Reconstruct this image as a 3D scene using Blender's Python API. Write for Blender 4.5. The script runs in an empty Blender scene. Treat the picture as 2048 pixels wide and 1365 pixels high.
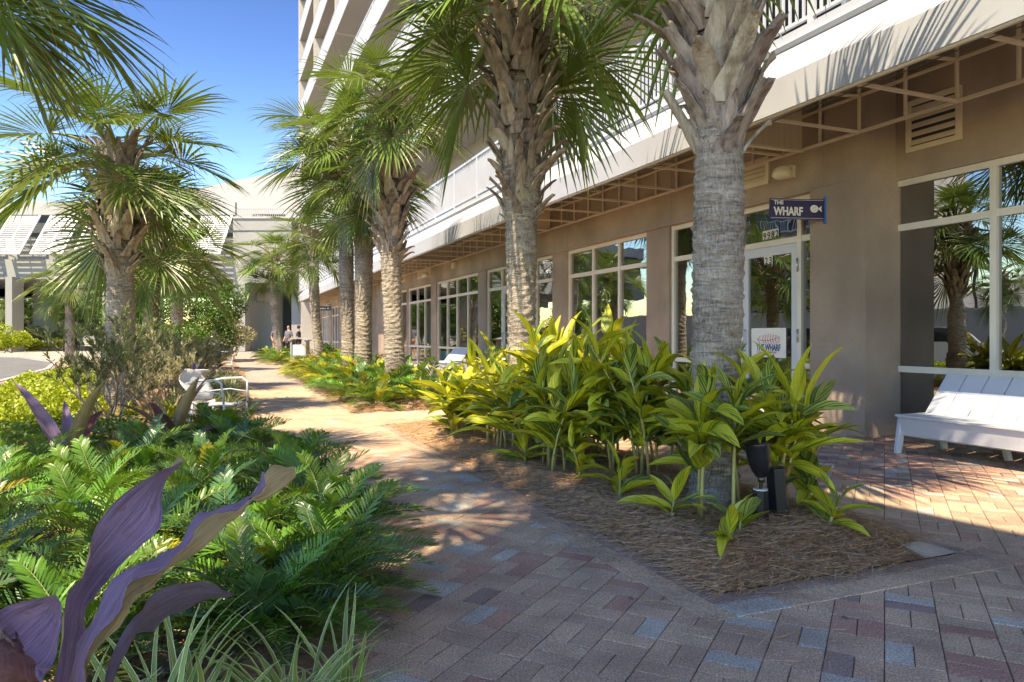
import bpy, math, random
import numpy as np
from mathutils import Vector, Matrix
random.seed(7); np.random.seed(7)
R = math.radians
SC = bpy.context.scene
COL = SC.collection
# ---------------------------------------------------------------- camera, sky, sun, exposure
HC = 1.2                      # camera height (m)
cam_d = bpy.data.cameras.new('camera'); cam = bpy.data.objects.new('camera', cam_d); COL.objects.link(cam)
cam_d.sensor_width = 36.0; cam_d.lens = 36.0 * 1443 / 2048
cam_d.shift_y = -10.5 / 2048
cam_d.clip_start = 0.05; cam_d.clip_end = 2000
cam.location = (0, 0, HC); cam.rotation_euler = (R(90), 0, 0)
SC.camera = cam
SUN_H = Vector((0.50, 0.866, 0)); SUN_E = 59.5
world = bpy.data.worlds.new("World"); SC.world = world; world.use_nodes = True
wt = world.node_tree; bg = wt.nodes['Background']
sky = wt.nodes.new('ShaderNodeTexSky'); sky.sky_type = 'NISHITA'; sky.sun_disc = False
sky.sun_elevation = R(SUN_E); sky.sun_rotation = R(210); sky.air_density = 1.0; sky.dust_density = 0.25; sky.ozone_density = 2.0
hsv = wt.nodes.new('ShaderNodeHueSaturation'); hsv.inputs['Saturation'].default_value = 1.02; hsv.inputs['Hue'].default_value = .502; hsv.inputs['Value'].default_value = 1.0
gm = wt.nodes.new('ShaderNodeGamma'); gm.inputs[1].default_value = 2.1
k1 = wt.nodes.new('ShaderNodeVectorMath'); k1.operation = 'SCALE'; k1.inputs['Scale'].default_value = .12
k2 = wt.nodes.new('ShaderNodeVectorMath'); k2.operation = 'SCALE'; k2.inputs['Scale'].default_value = 1 / .12
wt.links.new(sky.outputs[0], k1.inputs[0]); wt.links.new(k1.outputs[0], gm.inputs[0]); wt.links.new(gm.outputs[0], k2.inputs[0]); wt.links.new(k2.outputs[0], hsv.inputs['Color']); wt.links.new(hsv.outputs[0], bg.inputs[0]); bg.inputs[1].default_value = 0.15
sun_d = bpy.data.lights.new('sun', 'SUN'); sun_d.energy = 2.0; sun_d.angle = R(0.53); sun_d.color = (1, 0.985, 0.975)
sun = bpy.data.objects.new('sun', sun_d); COL.objects.link(sun)
Ldir = Vector((SUN_H.x, SUN_H.y, -math.tan(R(SUN_E)))).normalized()
sun.rotation_euler = Ldir.to_track_quat('-Z', 'Y').to_euler(); sun.location = (-10, -20, 40)
SC.view_settings.view_transform = 'Standard'; SC.view_settings.look = 'None'
SC.view_settings.exposure = 2.36; SC.view_settings.gamma = 1
SC.view_settings.use_white_balance = True; SC.view_settings.white_balance_temperature = 10200; SC.view_settings.white_balance_tint = 10
SC.cycles.max_bounces = 7; SC.cycles.transparent_max_bounces = 12; SC.cycles.diffuse_bounces = 4
SC.cycles.caustics_reflective = False; SC.cycles.caustics_refractive = False
# ---------------------------------------------------------------- materials
def _n(t, kind, **kw):
    n = t.nodes.new(kind)
    for k, v in kw.items(): setattr(n, k, v)
    return n
def mat(name, col, rough=0.7, var=0.12, scale=6.0, bump=0.0, bscale=60.0, col2=None, metal=0.0, spec=0.5,
        detail=4, stretch=None, coords='world', objvar=0.0, transl=0.0, tcol=None, fac2=(0.4, 0.6), coat=0.0, fleck=False):
    m = bpy.data.materials.new(name); m.use_nodes = True; t = m.node_tree; b = t.nodes['Principled BSDF']
    b.inputs['Roughness'].default_value = rough; b.inputs['Metallic'].default_value = metal
    b.inputs['Specular IOR Level'].default_value = spec
    if coat: b.inputs['Coat Weight'].default_value = coat; b.inputs['Coat Roughness'].default_value = 0.2
    if coords == 'world': src = _n(t, 'ShaderNodeNewGeometry').outputs['Position']
    elif coords == 'uv': src = _n(t, 'ShaderNodeTexCoord').outputs['UV']
    else: src = _n(t, 'ShaderNodeTexCoord').outputs['Object']
    if stretch:
        mp = _n(t, 'ShaderNodeMapping'); mp.inputs['Scale'].default_value = stretch
        t.links.new(src, mp.inputs[0]); src = mp.outputs[0]
    no = _n(t, 'ShaderNodeTexNoise'); no.inputs['Scale'].default_value = scale; no.inputs['Detail'].default_value = detail
    t.links.new(src, no.inputs['Vector'])
    rp = _n(t, 'ShaderNodeValToRGB')
    c2 = col2 if col2 else tuple(max(0, c * (1 - 2 * var)) for c in col)
    c1 = col if col2 else tuple(min(1, c * (1 + 2 * var)) for c in col)
    rp.color_ramp.elements[0].position = 0.5 - 0.25 if not col2 else fac2[0]
    rp.color_ramp.elements[1].position = 0.5 + 0.25 if not col2 else fac2[1]
    rp.color_ramp.elements[0].color = (*c2, 1); rp.color_ramp.elements[1].color = (*c1, 1)
    t.links.new(no.outputs[0], rp.inputs[0]); out = rp.outputs[0]
    if objvar:
        oi = _n(t, 'ShaderNodeObjectInfo'); hs = _n(t, 'ShaderNodeHueSaturation')
        mr = _n(t, 'ShaderNodeMapRange'); mr.inputs[3].default_value = 1 - objvar; mr.inputs[4].default_value = 1 + objvar
        t.links.new(oi.outputs['Random'], mr.inputs[0]); t.links.new(mr.outputs[0], hs.inputs['Value'])
        mh = _n(t, 'ShaderNodeMapRange'); mh.inputs[3].default_value = 0.5 - objvar * .08; mh.inputs[4].default_value = 0.5 + objvar * .06
        t.links.new(oi.outputs['Random'], mh.inputs[0]); t.links.new(mh.outputs[0], hs.inputs['Hue'])
        t.links.new(out, hs.inputs['Color']); out = hs.outputs[0]
    if fleck:
        nf_ = _n(t, 'ShaderNodeTexNoise'); nf_.inputs['Scale'].default_value = 130; nf_.inputs['Detail'].default_value = 3; t.links.new(src, nf_.inputs[0])
        rf = _n(t, 'ShaderNodeValToRGB'); rf.color_ramp.elements[0].position = .34; rf.color_ramp.elements[1].position = .68
        f_ = float(fleck); rf.color_ramp.elements[0].color = (1 - .38 * f_, 1 - .40 * f_, 1 - .42 * f_, 1); rf.color_ramp.elements[1].color = (1 + .5 * f_, 1 + .5 * f_, 1 + .5 * f_, 1); t.links.new(nf_.outputs[0], rf.inputs[0])
        st_ = _n(t, 'ShaderNodeTexNoise'); st_.inputs['Scale'].default_value = .9; st_.inputs['Detail'].default_value = 6; t.links.new(src, st_.inputs[0])
        sm = _n(t, 'ShaderNodeMapRange'); sm.inputs[1].default_value = .3; sm.inputs[2].default_value = .7; sm.inputs[3].default_value = .78; sm.inputs[4].default_value = 1.15; t.links.new(st_.outputs[0], sm.inputs[0])
        v1 = _n(t, 'ShaderNodeVectorMath', operation='MULTIPLY'); t.links.new(out, v1.inputs[0]); t.links.new(rf.outputs[0], v1.inputs[1])
        v2 = _n(t, 'ShaderNodeVectorMath', operation='SCALE'); t.links.new(v1.outputs[0], v2.inputs[0]); t.links.new(sm.outputs[0], v2.inputs['Scale']); out = v2.outputs[0]
    t.links.new(out, b.inputs['Base Color'])
    if bump:
        n2 = _n(t, 'ShaderNodeTexNoise'); n2.inputs['Scale'].default_value = bscale; n2.inputs['Detail'].default_value = 6
        t.links.new(src, n2.inputs['Vector'])
        bp = _n(t, 'ShaderNodeBump'); bp.inputs['Strength'].default_value = bump; bp.inputs['Distance'].default_value = 0.02
        t.links.new(n2.outputs[0], bp.inputs['Height']); t.links.new(bp.outputs[0], b.inputs['Normal'])
    if transl:
        o = t.nodes['Material Output']; tr = _n(t, 'ShaderNodeBsdfTranslucent'); mx = _n(t, 'ShaderNodeMixShader')
        mx.inputs[0].default_value = transl
        if tcol: tr.inputs[0].default_value = (*tcol, 1)
        else: t.links.new(out, tr.inputs[0])
        t.links.new(b.outputs[0], mx.inputs[1]); t.links.new(tr.outputs[0], mx.inputs[2]); t.links.new(mx.outputs[0], o.inputs[0])
    return m
M = {}
M['stucco'] = mat('stucco taupe', (.39, .30, .232), .9, .07, .9, .6, 110, detail=9, fleck=.3)
M['stucco2'] = mat('stucco cream', (.42, .40, .37), .9, .04, .6, .15, 60)
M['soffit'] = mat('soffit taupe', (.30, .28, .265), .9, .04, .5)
M['white'] = mat('white paint', (.56, .59, .63), .45, .03, 2.0)
M['frame'] = mat('window frame cream', (.72, .67, .58), .45, .04, 2.5)
M['rail'] = mat('white railing', (.52, .56, .61), .4, .03, 1.5)
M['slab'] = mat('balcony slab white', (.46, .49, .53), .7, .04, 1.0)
M['awning'] = mat('awning fabric', (.43, .455, .49), .85, .04, 1.5, .1, 300, transl=.08)
M['awnin'] = mat('awning inner fabric', (.62, .50, .36), .9, .05, 2, transl=.15, stretch=(14, 14, .3))
M['bar'] = mat('awning frame', (.66, .56, .43), .5, .05, 3)
M['concrete'] = mat('grey painted concrete', (.29, .305, .30), .9, .05, .25, .1, 20)
M['concw'] = mat('white painted concrete', (.40, .41, .42), .9, .04, .15)
M['concd'] = mat('dark blue wall', (.07, .09, .10), .8, .1, .3)
M['shutter'] = mat('white shutter', (.62, .65, .67), .5, .03, 1)
M['asphalt'] = mat('asphalt', (.13, .135, .14), .95, .12, .8, .4, 90)
M['kerb'] = mat('kerb concrete', (.42, .40, .36), .95, .1, 3, .3, 60)
M['ground'] = mat('ground sand', (.42, .36, .28), 1, .2, 1.5, .5, 30)
M['sand'] = mat('joint sand', (.09, .07, .055), 1, .2, 8)
def paver(name, c, v=.13):
    return mat(name, c, .88, v, 4.0, .55, 170, objvar=.10, detail=9, fleck=True)
M['p0'] = paver('paver tan', (.47, .33, .235)); M['p1'] = paver('paver red', (.42, .24, .18))
M['p2'] = paver('paver grey', (.41, .395, .345)); M['p3'] = paver('paver plum', (.27, .19, .165))
M['p4'] = paver('paver sand', (.46, .335, .235)); M['p5'] = paver('border plum', (.31, .23, .19))
M['needle'] = mat('pine straw', (.62, .36, .18), .8, .3, 30, objvar=0, col2=(.28, .14, .06))
M['needle2'] = mat('pine straw pale', (.64, .50, .33), .8, .3, 30, col2=(.34, .22, .14))
M['black'] = mat('black plastic', (.012, .014, .018), .28, .1, 3)
M['dark'] = mat('dark metal', (.03, .03, .03), .5, .1, 3)
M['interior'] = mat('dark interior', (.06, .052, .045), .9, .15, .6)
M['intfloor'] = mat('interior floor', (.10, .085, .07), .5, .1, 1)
M['navy'] = mat('sign navy', (.018, .012, .075), .35, .05, 2)
M['signblue'] = mat('bracket blue', (.01, .13, .42), .4, .05, 2)
M['offwhite'] = mat('sign lettering', (.78, .76, .70), .5, .02, 2)
M['plate'] = mat('number plate', (.72, .70, .64), .5, .03, 2)
M['char'] = mat('number black', (.02, .02, .02), .5, .02, 2)
M['inkblue'] = mat('ink blue', (.02, .07, .20), .5, .02, 2)
M['inkred'] = mat('ink red', (.55, .06, .04), .5, .02, 2)
M['lampb'] = mat('lamp shade beige', (.70, .62, .48), .4, .05, 3)
M['steel'] = mat('steel', (.5, .5, .48), .3, .05, 3, metal=.9)
M['bluepot'] = mat('blue glazed pot', (.02, .22, .36), .25, .1, 3)
M['poster'] = mat('poster teal', (.03, .18, .24), .5, .3, 7)
# plants
M['frond'] = mat('palm frond', (.11, .18, .036), .38, .28, 3, objvar=.28, transl=.26, tcol=(.19, .29, .04), spec=.6)
M['frondo'] = mat('palm frond old', (.26, .20, .07), .6, .2, 3, objvar=.2, transl=.2)
M['petiole'] = mat('palm petiole', (.22, .25, .08), .5, .1, 5)
M['boot'] = mat('palm boot', (.42, .345, .27), .9, .3, 16, .9, 60, objvar=.3, coords='object', col2=(.15, .10, .065), fac2=(.32, .62), stretch=(1, 1, .22))
M['thread'] = mat('palm fibre', (.40, .27, .13), .8, .2, 5)
M['stem'] = mat('ginger stem', (.36, .33, .11), .45, .15, 8, col2=(.42, .22, .07), fac2=(.3, .5))
M['fern'] = mat('coontie leaf', (.085, .21, .022), .38, .25, 2.0, objvar=.28, transl=.25, tcol=(.16, .30, .03), spec=.6)
M['fernb'] = mat('coontie leaf blue green', (.05, .13, .045), .33, .25, 2.0, objvar=.25, transl=.18, tcol=(.12, .24, .04), spec=.6)
M['ferny'] = mat('coontie leaf yellow', (.38, .36, .03), .42, .3, 2.0, objvar=.25, transl=.3)
M['shrub'] = mat('shrub leaf', (.17, .20, .07), .45, .35, 5, objvar=0, transl=.25, spec=.5)
M['shrubp'] = mat('shrub leaf pale', (.34, .33, .18), .5, .35, 5, transl=.25)
M['bark'] = mat('shrub bark', (.30, .24, .18), .9, .2, 10)
M['hedge'] = mat('hedge leaf', (.075, .16, .022), .45, .35, 1.2, transl=.28)
M['lime'] = mat('lime groundcover leaf', (.33, .40, .035), .42, .3, 6, transl=.3)
M['grassl'] = mat('liriope leaf', (.24, .28, .13), .5, .3, 14, transl=.25)
M['berry'] = mat('red flower', (.60, .07, .03), .5, .2, 8)
M['skin'] = mat('skin', (.48, .26, .18), .6, .05, 5)
M['shirt'] = mat('grey shirt', (.13, .14, .17), .9, .1, 5)
M['shirtd'] = mat('dark shirt', (.03, .035, .045), .9, .1, 5)
M['trouser'] = mat('trousers', (.05, .05, .06), .9, .1, 5)
M['hair'] = mat('hair', (.03, .02, .015), .8, .1, 5)
M['redb'] = mat('car red lamp', (.4, .01, .01), .2, .05, 3)
M['carw'] = mat('white car paint', (.7, .7, .7), .25, .02, 2, coat=.6)
M['card'] = mat('dark car paint', (.02, .025, .04), .25, .02, 2, coat=.6)
M['rubber'] = mat('tyre rubber', (.02, .02, .02), .9, .05, 3)
M['roofsh'] = mat('shingle roof', (.28, .29, .30), .9, .1, 3)

def trunk_mat():
    m = bpy.data.materials.new('palm trunk'); m.use_nodes = True; t = m.node_tree; b = t.nodes['Principled BSDF']
    b.inputs['Roughness'].default_value = .95
    g = _n(t, 'ShaderNodeTexCoord')
    m1 = _n(t, 'ShaderNodeMapping'); m1.inputs['Scale'].default_value = (3.5, 3.5, 24)
    m2 = _n(t, 'ShaderNodeMapping'); m2.inputs['Scale'].default_value = (60, 60, 11)
    t.links.new(g.outputs['Object'], m1.inputs[0]); t.links.new(g.outputs['Object'], m2.inputs[0])
    a = _n(t, 'ShaderNodeTexNoise'); a.inputs['Scale'].default_value = 1.6; a.inputs['Detail'].default_value = 7; a.inputs['Distortion'].default_value = 1.2; t.links.new(m1.outputs[0], a.inputs[0])
    c = _n(t, 'ShaderNodeTexNoise'); c.inputs['Scale'].default_value = 1.4; c.inputs['Detail'].default_value = 6; c.inputs['Distortion'].default_value = .8; t.links.new(m2.outputs[0], c.inputs[0])
    e = _n(t, 'ShaderNodeTexNoise'); e.inputs['Scale'].default_value = 2.2; e.inputs['Detail'].default_value = 3; t.links.new(g.outputs['Object'], e.inputs[0])
    ad = _n(t, 'ShaderNodeMath', operation='ADD'); t.links.new(a.outputs[0], ad.inputs[0]); t.links.new(c.outputs[0], ad.inputs[1])
    a2 = _n(t, 'ShaderNodeMath', operation='ADD'); t.links.new(ad.outputs[0], a2.inputs[0]); t.links.new(e.outputs[0], a2.inputs[1])
    dv = _n(t, 'ShaderNodeMath', operation='DIVIDE'); t.links.new(a2.outputs[0], dv.inputs[0]); dv.inputs[1].default_value = 3
    rp = _n(t, 'ShaderNodeValToRGB'); rp.color_ramp.elements[0].position = .38; rp.color_ramp.elements[1].position = .60
    rp.color_ramp.elements[0].color = (.10, .075, .055, 1); rp.color_ramp.elements[1].color = (.55, .47, .38, 1)
    t.links.new(dv.outputs[0], rp.inputs[0]); t.links.new(rp.outputs[0], b.inputs['Base Color'])
    bp = _n(t, 'ShaderNodeBump'); bp.inputs['Strength'].default_value = .9; bp.inputs['Distance'].default_value = .03
    t.links.new(ad.outputs[0], bp.inputs['Height']); t.links.new(bp.outputs[0], b.inputs['Normal'])
    return m
M['trunk'] = trunk_mat()

def glass_mat():
    m = bpy.data.materials.new('tinted window glass'); m.use_nodes = True; t = m.node_tree
    for n in list(t.nodes):
        if n.type != 'OUTPUT_MATERIAL': t.nodes.remove(n)
    o = [n for n in t.nodes][0]
    tr = _n(t, 'ShaderNodeBsdfTransparent'); tr.inputs[0].default_value = (.42, .43, .41, 1)
    gl = _n(t, 'ShaderNodeBsdfGlossy'); gl.inputs['Roughness'].default_value = .0; gl.inputs[0].default_value = (.9, .93, .95, 1)
    fr = _n(t, 'ShaderNodeFresnel'); fr.inputs[0].default_value = 1.9
    wn_ = _n(t, 'ShaderNodeTexNoise'); wn_.inputs['Scale'].default_value = 1.3; wg = _n(t, 'ShaderNodeNewGeometry'); t.links.new(wg.outputs['Position'], wn_.inputs[0]); wb = _n(t, 'ShaderNodeBump'); wb.inputs['Strength'].default_value = .12; wb.inputs['Distance'].default_value = .02; t.links.new(wn_.outputs[0], wb.inputs['Height']); t.links.new(wb.outputs[0], gl.inputs['Normal'])
    mr = _n(t, 'ShaderNodeMapRange'); mr.inputs[3].default_value = .30; mr.inputs[4].default_value = 1.0
    t.links.new(fr.outputs[0], mr.inputs[0])
    mx = _n(t, 'ShaderNodeMixShader'); t.links.new(mr.outputs[0], mx.inputs[0])
    t.links.new(tr.outputs[0], mx.inputs[1]); t.links.new(gl.outputs[0], mx.inputs[2]); t.links.new(mx.outputs[0], o.inputs[0])
    return m
M['glass'] = glass_mat()
M['carglass'] = mat('car glass', (.02, .025, .03), .05, .05, 3)

def stripe_leaf(name, green, yellow, k_len, k_side, thr, noise=1.0, transl=.3, rough=.36, long=False):
    """variegation follows the leaf's own veins (UV: u along the blade, v across)"""
    m = bpy.data.materials.new(name); m.use_nodes = True; t = m.node_tree; b = t.nodes['Principled BSDF']
    b.inputs['Roughness'].default_value = rough
    uv = _n(t, 'ShaderNodeTexCoord'); sp = _n(t, 'ShaderNodeSeparateXYZ'); t.links.new(uv.outputs['UV'], sp.inputs[0])
    v0 = _n(t, 'ShaderNodeMath', operation='SUBTRACT'); t.links.new(sp.outputs[1], v0.inputs[0]); v0.inputs[1].default_value = .5
    ab = _n(t, 'ShaderNodeMath', operation='ABSOLUTE'); t.links.new(v0.outputs[0], ab.inputs[0])
    oi = _n(t, 'ShaderNodeObjectInfo')
    if long:
        cur = ab.outputs[0]
        rp = _n(t, 'ShaderNodeValToRGB'); e = rp.color_ramp.elements
        e[0].position = .0; e[0].color = (*green, 1); e[1].position = .37; e[1].color = (*green, 1)
        x = e.new(.41); x.color = (*yellow, 1); x = e.new(.5); x.color = (*yellow, 1)
        x = e.new(.05); x.color = tuple([min(1, c * 1.5) for c in green]) + (1,); 
        t.links.new(cur, rp.inputs[0]); col = rp.outputs[0]
    else:
        mu = _n(t, 'ShaderNodeMath', operation='MULTIPLY'); t.links.new(ab.outputs[0], mu.inputs[0]); mu.inputs[1].default_value = -k_side
        ml = _n(t, 'ShaderNodeMath', operation='MULTIPLY_ADD'); t.links.new(sp.outputs[0], ml.inputs[0]); ml.inputs[1].default_value = k_len
        t.links.new(mu.outputs[0], ml.inputs[2])
        sg = _n(t, 'ShaderNodeMath', operation='SIGN'); t.links.new(v0.outputs[0], sg.inputs[0])
        of = _n(t, 'ShaderNodeMath', operation='MULTIPLY_ADD'); t.links.new(oi.outputs['Random'], of.inputs[0]); of.inputs[1].default_value = 37.0
        s2 = _n(t, 'ShaderNodeMath', operation='MULTIPLY'); t.links.new(sg.outputs[0], s2.inputs[0]); s2.inputs[1].default_value = 5.3
        t.links.new(s2.outputs[0], of.inputs[2])
        cb = _n(t, 'ShaderNodeCombineXYZ'); t.links.new(ml.outputs[0], cb.inputs[0]); t.links.new(of.outputs[0], cb.inputs[1])
        no = _n(t, 'ShaderNodeTexNoise'); no.inputs['Scale'].default_value = noise; no.inputs['Detail'].default_value = 3.5
        no.inputs['Roughness'].default_value = .65
        t.links.new(cb.outputs[0], no.inputs[0])
        rp = _n(t, 'ShaderNodeValToRGB'); e = rp.color_ramp.elements
        e[0].position = thr - .035; e[0].color = (*green, 1); e[1].position = thr + .035; e[1].color = (*yellow, 1)
        t.links.new(no.outputs[0], rp.inputs[0]); col = rp.outputs[0]
    hs = _n(t, 'ShaderNodeHueSaturation'); mr = _n(t, 'ShaderNodeMapRange'); mr.inputs[3].default_value = .8; mr.inputs[4].default_value = 1.15
    t.links.new(oi.outputs['Random'], mr.inputs[0]); t.links.new(mr.outputs[0], hs.inputs['Value']); t.links.new(col, hs.inputs['Color'])
    t.links.new(hs.outputs[0], b.inputs['Base Color'])
    tr = _n(t, 'ShaderNodeBsdfTranslucent'); mx = _n(t, 'ShaderNodeMixShader'); mx.inputs[0].default_value = transl
    t.links.new(hs.outputs[0], tr.inputs[0]); t.links.new(b.outputs[0], mx.inputs[1]); t.links.new(tr.outputs[0], mx.inputs[2])
    wv = _n(t, 'ShaderNodeTexWave'); wv.inputs['Scale'].default_value = 9; wv.inputs['Distortion'].default_value = .3
    cb2 = _n(t, 'ShaderNodeCombineXYZ')
    if not long: t.links.new(ml.outputs[0], cb2.inputs[0])
    else: t.links.new(ab.outputs[0], cb2.inputs[0])
    t.links.new(cb2.outputs[0], wv.inputs[0]); bp = _n(t, 'ShaderNodeBump'); bp.inputs['Strength'].default_value = .25; bp.inputs['Distance'].default_value = .004
    t.links.new(wv.outputs[0], bp.inputs['Height']); t.links.new(bp.outputs[0], b.inputs['Normal'])
    t.links.new(mx.outputs[0], t.nodes['Material Output'].inputs[0]); return m
M['ginger'] = stripe_leaf('variegated ginger leaf', (.05, .16, .02), (.60, .58, .05), 6.0, 5.5, .435, 1.25)
M['gingerd'] = stripe_leaf('variegated ginger leaf greener', (.04, .15, .03), (.52, .54, .12), 6.0, 5.5, .51, 1.4)
M['flax'] = stripe_leaf('variegated flax leaf', (.20, .31, .07), (.85, .82, .50), 1, 1, .5, long=True)

def crinum_mat(name, top, under, transl=.12):
    m = bpy.data.materials.new(name); m.use_nodes = True; t = m.node_tree; b = t.nodes['Principled BSDF']
    b.inputs['Roughness'].default_value = .48
    uv = _n(t, 'ShaderNodeTexCoord'); mp = _n(t, 'ShaderNodeMapping'); mp.inputs['Scale'].default_value = (1.0, 14, 1); t.links.new(uv.outputs['UV'], mp.inputs[0])
    no = _n(t, 'ShaderNodeTexNoise'); no.inputs['Scale'].default_value = 1.6; no.inputs['Detail'].default_value = 6; t.links.new(mp.outputs[0], no.inputs[0])
    rp = _n(t, 'ShaderNodeValToRGB'); e = rp.color_ramp.elements; e[0].position = .3; e[1].position = .72
    e[0].color = (*[c * .6 for c in top], 1); e[1].color = (*[min(1, c * 1.55) for c in top], 1)
    ru = _n(t, 'ShaderNodeValToRGB'); e = ru.color_ramp.elements; e[0].position = .3; e[1].position = .72
    e[0].color = (*[c * .7 for c in under], 1); e[1].color = (*[min(1, c * 1.3) for c in under], 1)
    t.links.new(no.outputs[0], rp.inputs[0]); t.links.new(no.outputs[0], ru.inputs[0])
    g = _n(t, 'ShaderNodeNewGeometry'); mx = _n(t, 'ShaderNodeMix', data_type='RGBA')
    t.links.new(g.outputs['Backfacing'], mx.inputs[0]); t.links.new(rp.outputs[0], mx.inputs[6]); t.links.new(ru.outputs[0], mx.inputs[7])
    bn = _n(t, 'ShaderNodeTexNoise'); bn.inputs['Scale'].default_value = 9; bn.inputs['Detail'].default_value = 7; m9 = _n(t, 'ShaderNodeMapping'); m9.inputs['Scale'].default_value = (1, .7, 1)
    t.links.new(uv.outputs['UV'], m9.inputs[0]); t.links.new(m9.outputs[0], bn.inputs[0]); rb = _n(t, 'ShaderNodeValToRGB'); rb.color_ramp.elements[0].position = .57; rb.color_ramp.elements[1].position = .82
    t.links.new(bn.outputs[0], rb.inputs[0]); mb_ = _n(t, 'ShaderNodeMix', data_type='RGBA'); mb_.inputs[7].default_value = (.23, .13, .075, 1)
    t.links.new(rb.outputs[0], mb_.inputs[0]); t.links.new(mx.outputs[2], mb_.inputs[6]); mx = mb_
    t.links.new(mx.outputs[2], b.inputs['Base Color'])
    wv = _n(t, 'ShaderNodeTexNoise'); wv.inputs['Scale'].default_value = 4; m3 = _n(t, 'ShaderNodeMapping'); m3.inputs['Scale'].default_value = (.5, 55, 1)
    t.links.new(uv.outputs['UV'], m3.inputs[0]); t.links.new(m3.outputs[0], wv.inputs[0])
    bp = _n(t, 'ShaderNodeBump'); bp.inputs['Strength'].default_value = .7; bp.inputs['Distance'].default_value = .004
    t.links.new(wv.outputs[0], bp.inputs['Height']); t.links.new(bp.outputs[0], b.inputs['Normal'])
    tr = _n(t, 'ShaderNodeBsdfTranslucent'); ms = _n(t, 'ShaderNodeMixShader'); ms.inputs[0].default_value = transl
    t.links.new(mx.outputs[2], tr.inputs[0]); t.links.new(b.outputs[0], ms.inputs[1]); t.links.new(tr.outputs[0], ms.inputs[2])
    t.links.new(ms.outputs[0], t.nodes['Material Output'].inputs[0]); return m
M['crin'] = crinum_mat('purple crinum leaf', (.27, .18, .29), (.42, .30, .15))
M['crint'] = crinum_mat('tan crinum underside', (.50, .36, .17), (.30, .22, .33))
M['crino'] = crinum_mat('olive crinum leaf', (.22, .19, .05), (.20, .15, .20))
M['crinr'] = crinum_mat('maroon crinum leaf', (.15, .05, .045), (.20, .10, .07), .2)

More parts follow.
